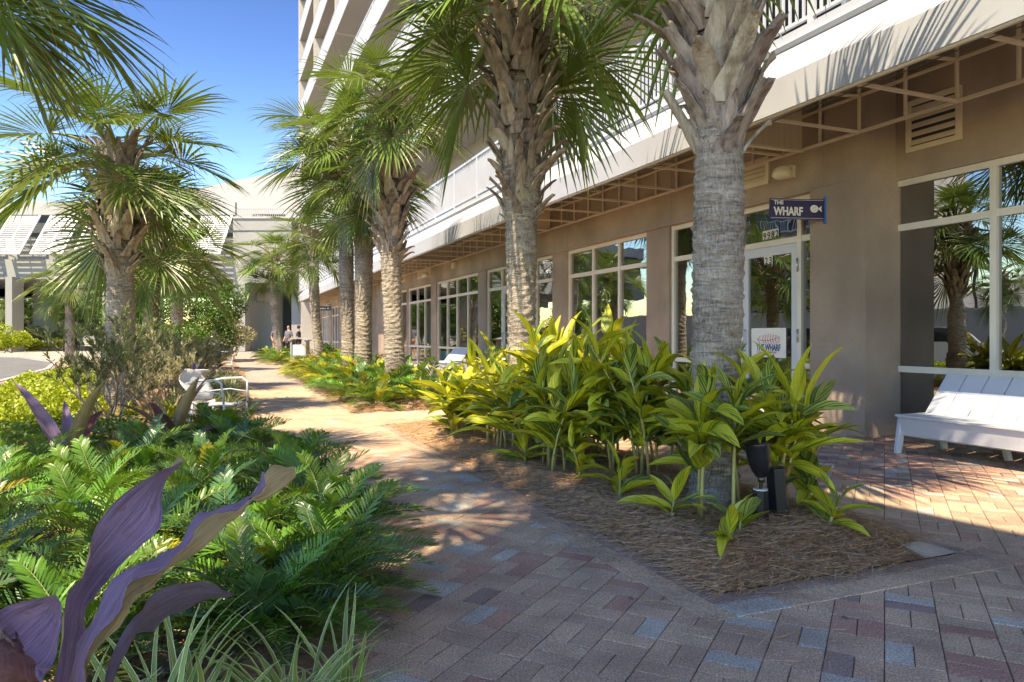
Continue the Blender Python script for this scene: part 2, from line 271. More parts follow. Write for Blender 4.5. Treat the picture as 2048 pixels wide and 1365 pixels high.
# ---------------------------------------------------------------- helpers
ORG = {}
def W(o):
    v = Vector((0, 0, 0))
    while o: v = v + o.location; o = o.parent
    return v
def tag(o, label=None, cat=None, group=None, kind=None):
    if label: o['label'] = label
    if cat: o['category'] = cat
    if group: o['group'] = group
    if kind: o['kind'] = kind
    return o
def thing(name, label, cat, loc=(0, 0, 0), rz=0, group=None):
    o = bpy.data.objects.new(name, None); COL.objects.link(o); o.location = loc; o.rotation_euler = (0, 0, rz)
    o.empty_display_size = .1
    return tag(o, label, cat, group)
class MB:
    def __init__(s): s.v = []; s.f = []; s.mi = []; s.uv = None; s.cur = 0
    def add(s, vs, fs):
        n = len(s.v); s.v.extend([tuple(p) for p in vs]); s.f.extend([tuple(i + n for i in f) for f in fs]); s.mi.extend([s.cur] * len(fs)); return s
    def hexa(s, p):   # 8 points: bottom 4, top 4
        return s.add(p, [(3, 2, 1, 0), (4, 5, 6, 7), (0, 1, 5, 4), (1, 2, 6, 5), (2, 3, 7, 6), (3, 0, 4, 7)])
    def box(s, x0, x1, y0, y1, z0, z1):
        return s.hexa([(x0, y0, z0), (x1, y0, z0), (x1, y1, z0), (x0, y1, z0), (x0, y0, z1), (x1, y0, z1), (x1, y1, z1), (x0, y1, z1)])
    def fbox(s, s0, s1, d0, d1, z0, z1):
        if s0 > s1: s0, s1 = s1, s0
        P = [F(s0, d0), F(s1, d0), F(s1, d1), F(s0, d1)]
        P = [F(s0, d0), F(s0, d1), F(s1, d1), F(s1, d0)]
        return s.hexa([(x, y, z0) for x, y in P] + [(x, y, z1) for x, y in P])
    def bar(s, a, b, w, h=None, up=(0, 0, 1)):
        h = h or w; a = Vector(a); b = Vector(b); d = (b - a).normalized(); u = Vector(up)
        if abs(d.dot(u)) > .95: u = Vector((1, 0, 0))
        r = d.cross(u).normalized(); u = r.cross(d).normalized(); r = r * (w / 2); u = u * (h / 2)
        return s.hexa([a - r - u, a + r - u, b + r - u, b - r - u, a - r + u, a + r + u, b + r + u, b - r + u])
    def tube(s, pts, rad, n=8, cap=True):
        pts = [Vector(p) for p in pts]
        if not hasattr(rad, '__len__'): rad = [rad] * len(pts)
        vs = []; prev = None
        for i, p in enumerate(pts):
            d = (pts[min(i + 1, len(pts) - 1)] - pts[max(i - 1, 0)]).normalized()
            if prev is None:
                u = Vector((0, 0, 1)) if abs(d.z) < .9 else Vector((1, 0, 0))
                r = d.cross(u).normalized()
            else: r = (prev - d * prev.dot(d)).normalized()
            prev = r; q = d.cross(r)
            for k in range(n):
                a = 2 * math.pi * k / n; vs.append(p + (r * math.cos(a) + q * math.sin(a)) * rad[i])
        fs = []
        for i in range(len(pts) - 1):
            for k in range(n):
                k2 = (k + 1) % n; fs.append((i * n + k, i * n + k2, (i + 1) * n + k2, (i + 1) * n + k))
        if cap: fs.append(tuple(range(n))[::-1]); fs.append(tuple((len(pts) - 1) * n + k for k in range(n)))
        return s.add(vs, fs)
    def lathe(s, prof, n=20, c=(0, 0, 0), M4=None):
        vs = []; m = len(prof)
        for r, z in prof:
            for k in range(n):
                a = 2 * math.pi * k / n; p = Vector((r * math.cos(a), r * math.sin(a), z))
                if M4: p = M4 @ p
                vs.append(p + Vector(c))
        fs = [(i * n + k, i * n + (k + 1) % n, (i + 1) * n + (k + 1) % n, (i + 1) * n + k) for i in range(m - 1) for k in range(n)]
        fs.append(tuple(range(n))[::-1]); fs.append(tuple((m - 1) * n + k for k in range(n)))
        return s.add(vs, fs)
    def poly(s, pts, z): return s.add([(x, y, z) for x, y in pts], [tuple(range(len(pts)))])
    def mesh(s, name, mats, smooth=False, uvs=None):
        me = bpy.data.meshes.new(name); me.from_pydata([tuple(p) for p in s.v], [], s.f)
        if not isinstance(mats, (list, tuple)): mats = [mats]
        for m in mats: me.materials.append(m)
        if len(mats) > 1: me.polygons.foreach_set('material_index', s.mi)
        if smooth: me.polygons.foreach_set('use_smooth', [True] * len(me.polygons))
        if uvs is not None:
            ul = me.uv_layers.new(name='UVMap'); li = [0] * len(me.loops); me.loops.foreach_get('vertex_index', li)
            fl = np.array(uvs, dtype=np.float32)[li].ravel(); ul.data.foreach_set('uv', fl)
        me.update(); return me
    def build(s, name, mats, parent=None, world=True, smooth=False, uvs=None, bevel=0):
        if parent is not None and world:
            w = W(parent); s.v = [(p[0] - w.x, p[1] - w.y, p[2] - w.z) for p in s.v]
        me = s.mesh(name, mats, smooth, uvs)
        o = bpy.data.objects.new(name, me); COL.objects.link(o)
        if parent is not None: o.parent = parent
        if bevel:
            b = o.modifiers.new('bevel', 'BEVEL'); b.width = bevel; b.segments = 2; b.limit_method = 'ANGLE'
        return o
def inst(name, me, parent=None, loc=(0, 0, 0), rot=(0, 0, 0), sc=1):
    o = bpy.data.objects.new(name, me); COL.objects.link(o); o.location = loc; o.rotation_euler = rot
    o.scale = (sc, sc, sc) if not hasattr(sc, '__len__') else sc
    if parent is not None: o.parent = parent
    return o
def copy_tree(o, parent=None):
    c = o.copy(); COL.objects.link(c); c.parent = parent
    for ch in o.children: copy_tree(ch, c)
    return c
def struct(mb, name, mats, smooth=False): return tag(mb.build(name, mats, smooth=smooth), kind='structure')
DX, DY = -0.3834, 0.9236      # along the facade, away from the camera
def F(s, D): return (DX * s + DY * D, DY * s - DX * D)
def F3(s, D, z): x, y = F(s, D); return (x, y, z)
FROT = math.atan2(-DY, -DX)   # reading direction along the facade
def px(x, Y, y=None):
    X = (x - 1024) / 1443 * Y
    return (X, Y) if y is None else (X, Y, HC + (672 - y) / 1443 * Y)
def s_at(x, D):
    k = (x - 1024) / 1443; Y = D / (DY * k - DX); return Y * (DX * k + DY)
def text(txt, size, loc, rz, m, parent=None, name='lettering', ext=.003, bold=0.0, align='LEFT', sx=1.0):
    c = bpy.data.curves.new(name, 'FONT'); c.body = txt; c.size = size; c.extrude = ext; c.offset = bold; c.align_x = align
    c.materials.append(m); o = bpy.data.objects.new(name, c); COL.objects.link(o)
    w = W(parent) if parent else Vector((0, 0, 0)); o.location = Vector(loc) - w; o.rotation_euler = (R(90), 0, rz); o.scale = (sx, 1, 1)
    if parent: o.parent = parent
    return o
# ---------------------------------------------------------------- ground sheets
LB = [(-.55, .6), (-.6, 2.5), (-.85, 4), (-1.5, 6), (-2.75, 8.3), (-3.75, 10.5), (-4.9, 13.5), (-7.2, 19.5), (-9.3, 25), (-11.5, 30), (-20, 52)]
LBL = [(-5.6, .6), (-7.3, 8.6), (-8.9, 12.5), (-11.9, 18.6), (-14.8, 25.5), (-19, 38), (-23, 52)]
KERB = [(-8.3, -6), (-9.0, 4), (-10.2, 10), (-13.3, 18.6), (-17, 26.5), (-22, 35), (-30, 44), (-60, 55)]
g = MB(); g.poly([(-300, -200), (300, -200), (300, 500), (-300, 500)], -.16); struct(g, 'ground', M['ground'])
g = MB(); rd = KERB[:]; g.poly(rd + [(-62, 49.5), (-90, 49.5), (-90, -60), (-12, -60)], -.12)
struct(g, 'road', M['asphalt'])
# filler pavement under everything between kerb and facade
def pav_mat(name, cols, sx=.2, ang=27.3, rough=.85):
    m = bpy.data.materials.new(name); m.use_nodes = True; t = m.node_tree; b = t.nodes['Principled BSDF']; b.inputs['Roughness'].default_value = rough
    gpos = _n(t, 'ShaderNodeNewGeometry'); mp = _n(t, 'ShaderNodeMapping'); mp.inputs['Rotation'].default_value = (0, 0, R(ang)); t.links.new(gpos.outputs['Position'], mp.inputs[0])
    br = _n(t, 'ShaderNodeTexBrick'); br.inputs['Scale'].default_value = 1; br.inputs['Brick Width'].default_value = .2; br.inputs['Row Height'].default_value = .1
    br.inputs['Mortar Size'].default_value = .004; br.inputs['Color1'].default_value = (*cols[0], 1); br.inputs['Color2'].default_value = (*cols[1], 1); br.inputs['Mortar'].default_value = (*cols[2], 1)
    t.links.new(mp.outputs[0], br.inputs['Vector'])
    no = _n(t, 'ShaderNodeTexNoise'); no.inputs['Scale'].default_value = 1.3; no.inputs['Detail'].default_value = 8; t.links.new(gpos.outputs['Position'], no.inputs[0])
    mr = _n(t, 'ShaderNodeMapRange'); mr.inputs[3].default_value = .72; mr.inputs[4].default_value = 1.28; t.links.new(no.outputs[0], mr.inputs[0])
    mx = _n(t, 'ShaderNodeVectorMath', operation='SCALE'); t.links.new(br.outputs[0], mx.inputs[0]); t.links.new(mr.outputs[0], mx.inputs['Scale'])
    t.links.new(mx.outputs[0], b.inputs['Base Color'])
    bp = _n(t, 'ShaderNodeBump'); bp.inputs['Strength'].default_value = .4; bp.inputs['Distance'].default_value = .01; bp.invert = True
    t.links.new(br.outputs['Fac'], bp.inputs['Height']); t.links.new(bp.outputs[0], b.inputs['Normal']); return m
M['pavfar'] = pav_mat('walkway pavers far', ((.38, .305, .25), (.34, .27, .22), (.21, .165, .13)))
M['pavred'] = pav_mat('sidewalk pavers red', ((.33, .245, .205), (.28, .20, .17), (.2, .15, .12)), ang=-10)
YF = 17.0   # real bricks up to here
def lerp_poly(poly, y):
    for (x0, y0), (x1, y1) in zip(poly, poly[1:]):
        if y0 <= y <= y1: return x0 + (x1 - x0) * (y - y0) / (y1 - y0)
    return poly[-1][0] if y > poly[-1][1] else poly[0][0]
fx, fy = F(0, 8.2)
def fac_x(y, D): return (D - (-DX) * y) / DY
g = MB(); near = [p for p in LB if p[1] < YF] + [(lerp_poly(LB, YF), YF)]
g.poly([(-8.5, -6), (12, -6), (fac_x(-6, 8), -6), (fac_x(YF, 8), YF)] + near[::-1] + [(-.6, -2)], -.008)
wk = struct(g, 'walkway', M['sand'])
g = MB(); far = [(lerp_poly(LB, YF), YF)] + [p for p in LB if p[1] > YF] + [(-26, 68), (-22, 68)]
g.poly(far + [(fac_x(68, 8) , 68), (fac_x(YF, 8), YF)], -.004); struct(g, 'path', M['pavfar'])
g = MB(); g.poly([(-40, 56), (-5, 56), (-5, 75), (-60, 75), (-60, 56)], -.012); struct(g, 'forecourt', M['pavfar'])
g = MB(); kb = KERB[:6]; lb = [p for p in LBL]
g.poly([(-8.3, -6)] + kb[1:] + [(-24, 52)] + lb[::-1] + [(-5.2, -6)], -.02); struct(g, 'sidewalk', M['pavred'])
g = MB()
for a, b in zip(KERB, KERB[1:]): g.bar((a[0] - .07, a[1], -.06), (b[0] - .07, b[1], -.06), .15, .13)
struct(g, 'kerb', M['kerb'])
g = MB(); g.box(-90, -24, 49.3, 49.6, -.15, .02); struct(g, 'kerb', M['kerb'])
g = MB(); g.poly([(-90, 49.6), (-24.5, 49.6), (-24.5, 120), (-90, 120)], -.02); struct(g, 'garden_ground', M['ground'])
# left planting bed (soil with a low crown)
M['mulch'] = mat('pine straw mulch', (.42, .26, .14), .95, .3, 14, .9, 90, col2=(.18, .105, .055), fac2=(.35, .65), stretch=(1, 1, 1))
def sheet(name, xs, ys, fz, inside, m, kind='structure'):
    g = MB(); idx = {}
    for i, x in enumerate(xs):
        for j, y in enumerate(ys):
            idx[i, j] = len(g.v); g.v.append((x, y, fz(x, y)))
    for i in range(len(xs) - 1):
        for j in range(len(ys) - 1):
            cx, cy = (xs[i] + xs[i + 1]) / 2, (ys[j] + ys[j + 1]) / 2
            if inside(cx, cy): g.f.append((idx[i, j], idx[i + 1, j], idx[i + 1, j + 1], idx[i, j + 1])); g.mi.append(0)
    o = g.build(name, m, smooth=True); tag(o, kind=kind); return o
g = MB(); N = 40; rows = []
for j in range(N):
    y = .6 + (52 - .6) * (j / (N - 1)) ** 1.6; a = lerp_poly(LBL, y); b = lerp_poly(LB, y)
    for i in range(12):
        t = i / 11; z = .02 + .10 * math.sin(math.pi * t) + random.uniform(-.01, .01) * (0 < i < 11); g.v.append((a + (b - a) * t, y, z))
for j in range(N - 1):
    for i in range(11): g.f.append((j * 12 + i, j * 12 + i + 1, (j + 1) * 12 + i + 1, (j + 1) * 12 + i)); g.mi.append(0)
struct(g, 'planting_bed', M['mulch'], smooth=True)
# right-hand beds: rectangles in facade coordinates
BEDS = [(2.72, 9.6, 2.17, 3.78), (11.4, 28, 2.17, 3.78), (31, 41, 2.17, 3.78)]
def hump(s, D, b):
    s0, s1, d0, d1 = b
    e = min((s - s0) / .35, (s1 - s) / .5, (D - d0) / .3, (d1 - D) / .3); e = max(0, min(1, e)); e = e * e * (3 - 2 * e)
    return .01 + .085 * e + .018 * math.sin(s * 5.1 + D * 3) * e
for b in BEDS:
    s0, s1, d0, d1 = b; ns = int((s1 - s0) / .15) + 1; nd = 13; g = MB()
    for i in range(ns + 1):
        for j in range(nd + 1):
            s = s0 + (s1 - s0) * i / ns; D = d0 + (d1 - d0) * j / nd
            g.v.append(F3(s, D, hump(s, D, b) + random.uniform(-.006, .006)))
    for i in range(ns):
        for j in range(nd):
            a = i * (nd + 1) + j; g.f.append((a, a + 1, a + nd + 2, a + nd + 1)); g.mi.append(1 if b is BEDS[0] and (s0 + (s1 - s0) * i / ns - 2.72) + (3.78 - (d0 + (d1 - d0) * j / nd)) < .26 else 0)
    struct(g, 'planting_bed', [M['mulch'], M['ground']], smooth=True)
# ---------------------------------------------------------------- pavers (basket weave, 0.2 x 0.1 m)
pa = R(27.3); ax, ay = math.sin(pa), math.cos(pa); bx_, by_ = math.cos(pa), -math.sin(pa)
def in_bed(x, y, m=.0):
    s = DX * x + DY * y; D = DY * x - DX * y
    return any(b[0] - m < s < b[1] + m and b[2] - m < D < b[3] + m for b in BEDS)
cells = []
for i in range(-110, 130):
    for j in range(-110, 130):
        cx = (i + .5) * .2 * bx_ + (j + .5) * .2 * ax; cy = (i + .5) * .2 * by_ + (j + .5) * .2 * ay
        if not (2.1 < cy < YF): continue
        D = DY * cx - DX * cy
        if cx < lerp_poly(LB, cy) - .1 or D > 7.75 or abs(cx) > cy * .72 + .5: continue
        cells.append((cx, cy, i, j))
bricks = []
for cx, cy, i, j in cells:
    if (i + j) % 2 == 0: sub = [(0, -.05, 0), (0, .05, 0)]   # long side along b
    else: sub = [(-.05, 0, 1), (.05, 0, 1)]
    for u, v, o in sub:
        x = cx + u * bx_ + v * ax; y = cy + u * by_ + v * ay
        if in_bed(x, y, .12): continue
        s_ = DX * x + DY * y; D_ = DY * x - DX * y
        # tan field near the beds, redder mix under the canopy
        c = random.random()
        if D_ > 4.6: k = 'p1' if c < .45 else 'p0' if c < .8 else 'p3' if c < .92 else 'p2'
        elif y > 8.5: k = 'p4' if c < .85 else 'p0' if c < .97 else 'p2'
        else: k = 'p0' if c < .62 else 'p1' if c < .76 else 'p4' if c < .885 else 'p2' if c < .972 else 'p3'
        bricks.append((y * y + x * x * .3, x, y, o, k))
bricks.sort()
def brick_v(h=.05):
    a, b, c = .0982, .0482, .0026; t = 0.0
    vs = []
    for (p, q, z) in ((a, b, -h), (a, b, -c), (a - c * 1.3, b - c * 1.3, 0)):
        vs += [(-p, -q, z), (p, -q, z), (p, q, z), (-p, q, z)]
    fs = [(0, 1, 5, 4), (1, 2, 6, 5), (2, 3, 7, 6), (3, 0, 4, 7), (4, 5, 9, 8), (5, 6, 10, 9), (6, 7, 11, 10), (7, 4, 8, 11), (8, 9, 10, 11)]
    return vs, fs
BV, BFc = brick_v(); BV = np.array(BV)
bm_ = {}
for k in ('p0', 'p1', 'p2', 'p3', 'p4', 'p5'):
    q = MB(); q.add(BV, BFc); bm_[k] = q.mesh('brick', M[k])
for _, x, y, o, k in bricks[:290]:
    inst('brick', bm_[k], wk, (x, y, random.uniform(-.0015, .0015)), (R(random.uniform(-.5, .5)), R(random.uniform(-.5, .5)), -pa + (R(90) if o else 0) + R(random.uniform(-.6, .6))))
order = ['p0', 'p1', 'p2', 'p3', 'p4']; vs_all = []; f_all = []; mi = []; nb = 0
Fa = np.array([f for f in BFc])
for _, x, y, o, k in bricks[290:]:
    a = -pa + (math.pi / 2 if o else 0) + random.uniform(-.01, .01); ca, sa = math.cos(a), math.sin(a)
    tx, ty = random.uniform(-.01, .01), random.uniform(-.01, .01)
    P = np.empty_like(BV); P[:, 0] = BV[:, 0] * ca - BV[:, 1] * sa + x; P[:, 1] = BV[:, 0] * sa + BV[:, 1] * ca + y
    P[:, 2] = BV[:, 2] + BV[:, 0] * tx + BV[:, 1] * ty + random.uniform(-.0018, .0012)
    vs_all.append(P); f_all.append(Fa + nb * 12); mi += [order.index(k)] * 9; nb += 1
g = MB(); g.v = np.concatenate(vs_all).tolist(); g.f = np.concatenate(f_all).tolist(); g.mi = mi
bo = g.build('bricks', [M[k] for k in order], wk, world=False); bo['kind'] = 'stuff'
# border courses round the beds: an inner plum kerb course and an outer tan course, 3 mm proud
for bi, b in enumerate(BEDS):
    s0, s1, d0, d1 = b
    bp_ = tag(thing('bed_edging', ['plum brick edging round the mulched ginger bed by the near palm', 'brick edging round the bed of ferns and three palm trunks', 'brick edging round the far bed beside the leaning palm'][bi], 'edging', F3(s0, d0, 0)))
    if bi: 
        g = MB(); g.fbox(s0 - .1, s1 + .1, d0 - .1, d0 - .002, -.05, .006); g.fbox(s0 - .1, s1 + .1, d1 + .002, d1 + .1, -.05, .006); g.fbox(s0 - .1, s0 - .002, d0, d1, -.05, .0065)
        g.build('edging_course', M['p5'], bp_, bevel=.004); continue
    def course(ss0, ss1, DD, inner, end=False):
        L = .2 if inner else .29; w = .094 if inner else .145
        n = max(1, round((ss1 - ss0) / L)); L = (ss1 - ss0) / n
        for i in range(n):
            g = MB(); c = ss0 + (i + .5) * L
            if end: g.fbox(DD - w / 2, DD + w / 2, c - L / 2 + .002, c + L / 2 - .002, -.05, .006 if inner else .004)
            else: g.fbox(c - L / 2 + .002, c + L / 2 - .002, DD - w / 2, DD + w / 2, -.05, .006 if inner else .004)
            g.build('brick', M['p5'] if inner else M[random.choice(['p4', 'p4', 'p0', 'p0', 'p2'] if random.random() < .3 else ['p4', 'p0'])], bp_, bevel=.003)
    course(s0 - .1, s1, d0 - .05, True); course(s0 - .1, s1, d1 + .05, True)
    course(d0, d1, s0 - .05, True, True)
    course(s0 - .25, s1, d0 - .175, False); course(s0 - .25, s1, d1 + .175, False); course(d0 - .1, d1 + .1, s0 - .175, False, True)
# ---------------------------------------------------------------- pine straw
def straw(name, n, fn, parent_kind, seed, mats=('needle', 'needle2'), Lr=(.08, .22), w=.0028):
    rng = np.random.default_rng(seed); V = []; Fc = []; MI = []; c = 0
    for _ in range(n):
        x, y, z = fn(rng)
        a = rng.uniform(0, 2 * math.pi); L = rng.uniform(*Lr); bend = rng.normal(0, .5); tz = rng.normal(0, .10)
        zz = z + abs(rng.normal(0, .014)) + .004
        pts = []; aa = a - bend / 2
        px_, py_, pz_ = x, y, zz
        for k in range(3):
            ww = w * (1 - .3 * k); nx, ny = -math.sin(aa), math.cos(aa)
            V.append((px_ + nx * ww / 2, py_ + ny * ww / 2, pz_)); V.append((px_ - nx * ww / 2, py_ - ny * ww / 2, pz_ + .001))
            px_ += math.cos(aa) * L / 2; py_ += math.sin(aa) * L / 2; pz_ = max(z * .6 + .002, pz_ + tz * L / 2 - .004); aa += bend / 2
        Fc.append((c, c + 1, c + 3, c + 2)); Fc.append((c + 2, c + 3, c + 5, c + 4)); m = 0 if rng.random() < .72 else 1; MI += [m, m]; c += 6
    g = MB(); g.v = V; g.f = Fc; g.mi = MI; o = g.build(name, [M[m] for m in mats]); tag(o, kind='stuff'); return o
def fn1(rng):
    b = BEDS[0]; s = b[0] + rng.beta(.95, 1.5) * (b[1] - b[0]) - .03; D = rng.uniform(b[2] - .02, b[3] + .02)
    if rng.random() < .12: s += rng.normal(0, .07) ; D += rng.normal(0, .07)
    if D > 3.25 and (s - 2.72) + (3.78 - D) * 1.0 < .34: s += .4; D -= .3
    x, y = F(s, D); return x, y, hump(s, D, b)
o = straw('pine_straw', 36000, fn1, None, 3); tag(o, 'brown pine straw mulch covering the near ginger bed', 'mulch')
def fn4(rng):
    b = BEDS[0]
    while True:
        s = rng.uniform(1.0, 9); D = rng.uniform(.9, 5.5)
        if not (b[0] < s < b[1] and b[2] < D < b[3]): break
    if rng.random() < .6: D = b[2] - abs(rng.normal(0, .16)) if rng.random() < .6 else b[3] + abs(rng.normal(0, .16))
    x, y = F(s, D); return x, y, .004
o = straw('pine_litter', 420, fn4, None, 12, w=.002); tag(o, 'loose pine needles scattered over the pavers by the near bed', 'pine needles')
def fn2(rng):
    b = BEDS[1]; s = b[0] + rng.random() ** 1.6 * 6 - .05; D = rng.uniform(b[2] - .1, b[3] + .1); x, y = F(s, D); return x, y, hump(s, D, b)
o = straw('pine_straw', 7000, fn2, None, 4, w=.006); tag(o, 'orange brown pine straw along the middle fern bed', 'mulch')
def fn3(rng):
    y = 5 + rng.random() ** 1.4 * 9; a = lerp_poly(LBL, y); b = lerp_poly(LB, y); t = rng.beta(2.4, 1.1); return a + (b - a) * t, y, .02 + .1 * math.sin(math.pi * t)
o = straw('pine_straw', 12000, fn3, None, 5, w=.005); tag(o, 'pale pine straw under the shrubs of the left bed', 'mulch')
# ---------------------------------------------------------------- storefront building
DW = 7.20      # stucco face
DWIN = 7.28
SA, SB = -3.0, 57.5
ZW = 4.53
B = thing('storefront_building', 'long taupe stucco shop building with white balconies rising in tiers above', 'building', F3(6, DW, 0))
units = []   # (s0,s1,mullion list, has_lower, kind, Dw)
def u(x0, x1, mull, kind='window', D=DWIN): units.append((s_at(x0, D), s_at(x1, D), [s_at(m, D) for m in mull], kind, D))
u(1640, 1346, [1602, 1484, 1400], 'door')
u(1300.4, 1139.5, [1240.5, 1188.5])
u(1111, 977, [1074, 1006], 'door2')
u(961.2, 876.7, [937.5, 915.6, 896])
u(866, 819, [851, 836])
u(817, 789, [803], 'door2')
s7 = s_at(700, DWIN)
u(694, 682, [688]); u(680, 664.6, [675, 670])
near_unit = (s_at(1787, 7.68), -2.5, [s_at(1990, 7.68), 3.0, 1.2], 'window', 7.68)
for k in range(3):
    a = s_at(664.6, DWIN) + .9 + k * 4.6
    units.append((a, a + 3.6, [a + .9, a + 1.8, a + 2.7], 'window', DWIN))
ZT, ZH, ZL = 3.07, 2.50, .80
def wall_panel(s0, s1, z0, z1, D0=DW, D1=DW + .35, m='stucco', nm='wall'):
    g = MB(); g.fbox(s0, s1, D0, D1, z0, z1); return g.build(nm, M[m], B)
sb0 = s_at(1730, 7.11)      # block corner beside the near window
edges = [(u_[0], u_[1]) for u_ in units if u_[4] == DWIN]; edges.sort()
cur = sb0
door_s0 = min(units[0][0], units[0][1])
wall_panel(sb0, door_s0, 0, ZT, 7.11, 7.62)           # projecting pier
for a, b in edges:
    if a - cur > .02 and cur != sb0: wall_panel(cur, a, 0, ZT)
    cur = b
wall_panel(cur, SB, 0, ZT)
wall_panel(sb0, SB, ZT, ZW, 7.14, 7.62)               # upper band
wall_panel(SA, sb0, ZT, ZW, 7.62, 7.95)               # recessed near bay, above the window
wall_panel(near_unit[0], sb0, 0, ZT, 7.62, 7.95)
wall_panel(sb0, sb0 + .3, ZT, ZW, 7.11, 7.14)
g = MB(); g.fbox(30.6, 31.6, 6.75, 7.13, 0, 4.3); g.build('pier', M['stucco'], B)
# control joints, recessed dark lines in the stucco built as thin beads
g = MB()
for x in (1646, 1343, 1135, 1040, 968, 872): s = s_at(x, 7.14); g.fbox(s - .006, s + .006, 7.134, 7.15, ZT + .02, ZW - .1)
g.fbox(sb0, 40, 7.134, 7.15, ZT + .03, ZT + .042)
g.build('joint_bead', M['soffit'], B)
def window(un, nm='window'):
    s0, s1, ml, kind, D = un
    if s0 > s1: s0, s1 = s1, s0
    fw = .075; fd = .055
    fr = MB(); zb = .0 if kind != 'window' else .0
    fr.fbox(s0, s0 + fw, D - .03, D + fd, 0, ZT); fr.fbox(s1 - fw, s1, D - .03, D + fd, 0, ZT)
    fr.fbox(s0 + fw, s1 - fw, D - .028, D + fd, ZT - fw, ZT - .002); fr.fbox(s0 + fw, s1 - fw, D - .028, D + fd, 0, .10)
    f = fr.build('window', M['frame'], B); f.name = nm
    cuts = sorted([s0] + ml + [s1])
    for m_ in sorted(ml):
        q = MB(); q.fbox(m_ - .035, m_ + .035, D - .034, D + fd, .102, ZT - fw - .002); q.build('mullion', M['frame'], f)
    for a, b in zip(cuts, cuts[1:]):
        isd = (kind.startswith('door') and b - a > .75 and abs((a + b) / 2 - cuts[1] if 0 else 0) >= 0 and a == doorspan(cuts, kind)[0])
        a2 = a + (.037 if a in ml else fw); b2 = b - (.037 if b in ml else fw)
        q = MB(); q.fbox(a2, b2, D - .024, D + fd - .01, ZH - .04, ZH + .04); q.build('transom', M['frame'], f)
        q = MB(); q.fbox(a2 - .02, b2 + .02, D + .012, D + .02, ZH + .035, ZT - fw + .01); q.build('pane', M['glass'], f)
        if isd:
            continue
        q = MB(); q.fbox(a2, b2, D - .024, D + fd - .01, ZL - .036, ZL + .036); q.build('transom', M['frame'], f)
        q = MB(); q.fbox(a2 - .02, b2 + .02, D + .012, D + .02, ZL + .03, ZH - .03); q.build('pane', M['glass'], f)
        q = MB(); q.fbox(a2 - .02, b2 + .02, D + .012, D + .02, .09, ZL - .03); q.build('pane', M['glass'], f)
    return f
def doorspan(cuts, kind):
    best = max(zip(cuts, cuts[1:]), key=lambda p: p[1] - p[0]); return best
def door(a, b, D, pull='far', nm='door'):
    fr = MB(); w = .115; z1 = ZH - .045
    fr.fbox(a, a + w, D - .018, D + .035, .01, z1); fr.fbox(b - w, b, D - .018, D + .035, .01, z1)
    fr.fbox(a + w, b - w, D - .017, D + .034, z1 - w * 1.1, z1); fr.fbox(a + w, b - w, D - .017, D + .034, .01, .26)
    d = fr.build(nm, M['white'], B)
    q = MB(); q.fbox(a + w - .01, b - w + .01, D + .006, D + .014, .25, z1 - w); q.build('pane', M['glass'], d)
    h = MB(); s = (b - .055) if pull == 'far' else a + .055
    h.tube([F3(s, D - .018, .98), F3(s, D - .07, .98), F3(s, D - .07, 1.28), F3(s, D - .018, 1.28)], .011, 8); h.build('handle', M['steel'], d, smooth=True)
    h = MB(); h.lathe([(.02, 0), (.02, .012), (.012, .02)], 12, F3(s, D - .02, .86), Matrix.Rotation(R(90), 4, 'X')); h.build('lock', M['steel'], d)
    for z in (2.15, 1.2, .4):
        h = MB(); sh = a - .018 if pull == 'far' else b + .018
        h.tube([F3(sh, D - .045, z - .09), F3(sh, D - .045, z + .09)], .014, 8); h.build('hinge', M['steel'], d, smooth=True)
    return d
w0 = window(units[0]); 
for un in units[1:]: window(un)
window(near_unit)
cu = sorted([units[0][0]] + units[0][2] + [units[0][1]])
sp = doorspan(cu, 'door'); D0 = door(sp[0] + .038, sp[1] - .038, DWIN)
for un in (units[2], units[5]):
    cc = sorted([un[0]] + un[2] + [un[1]]); q = doorspan(cc, 'door'); door(q[0] + .038, q[1] - .038, DWIN)
# threshold plinth under the windows
g = MB()
for un in units: g.fbox(un[0], un[1], 7.17, 7.25, 0, .06)
g.build('threshold', M['slab'], B)
# interior: floor, back wall, ceiling, a few partitions and dark columns
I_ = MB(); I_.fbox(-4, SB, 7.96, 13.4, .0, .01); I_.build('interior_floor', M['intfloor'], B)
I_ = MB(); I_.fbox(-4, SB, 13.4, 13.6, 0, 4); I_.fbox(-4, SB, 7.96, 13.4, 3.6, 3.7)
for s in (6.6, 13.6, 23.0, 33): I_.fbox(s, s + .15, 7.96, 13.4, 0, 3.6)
I_.fbox(-4.1, -4, 7.4, 13.6, 0, 3.7); I_.build('interior_wall', M['interior'], B)
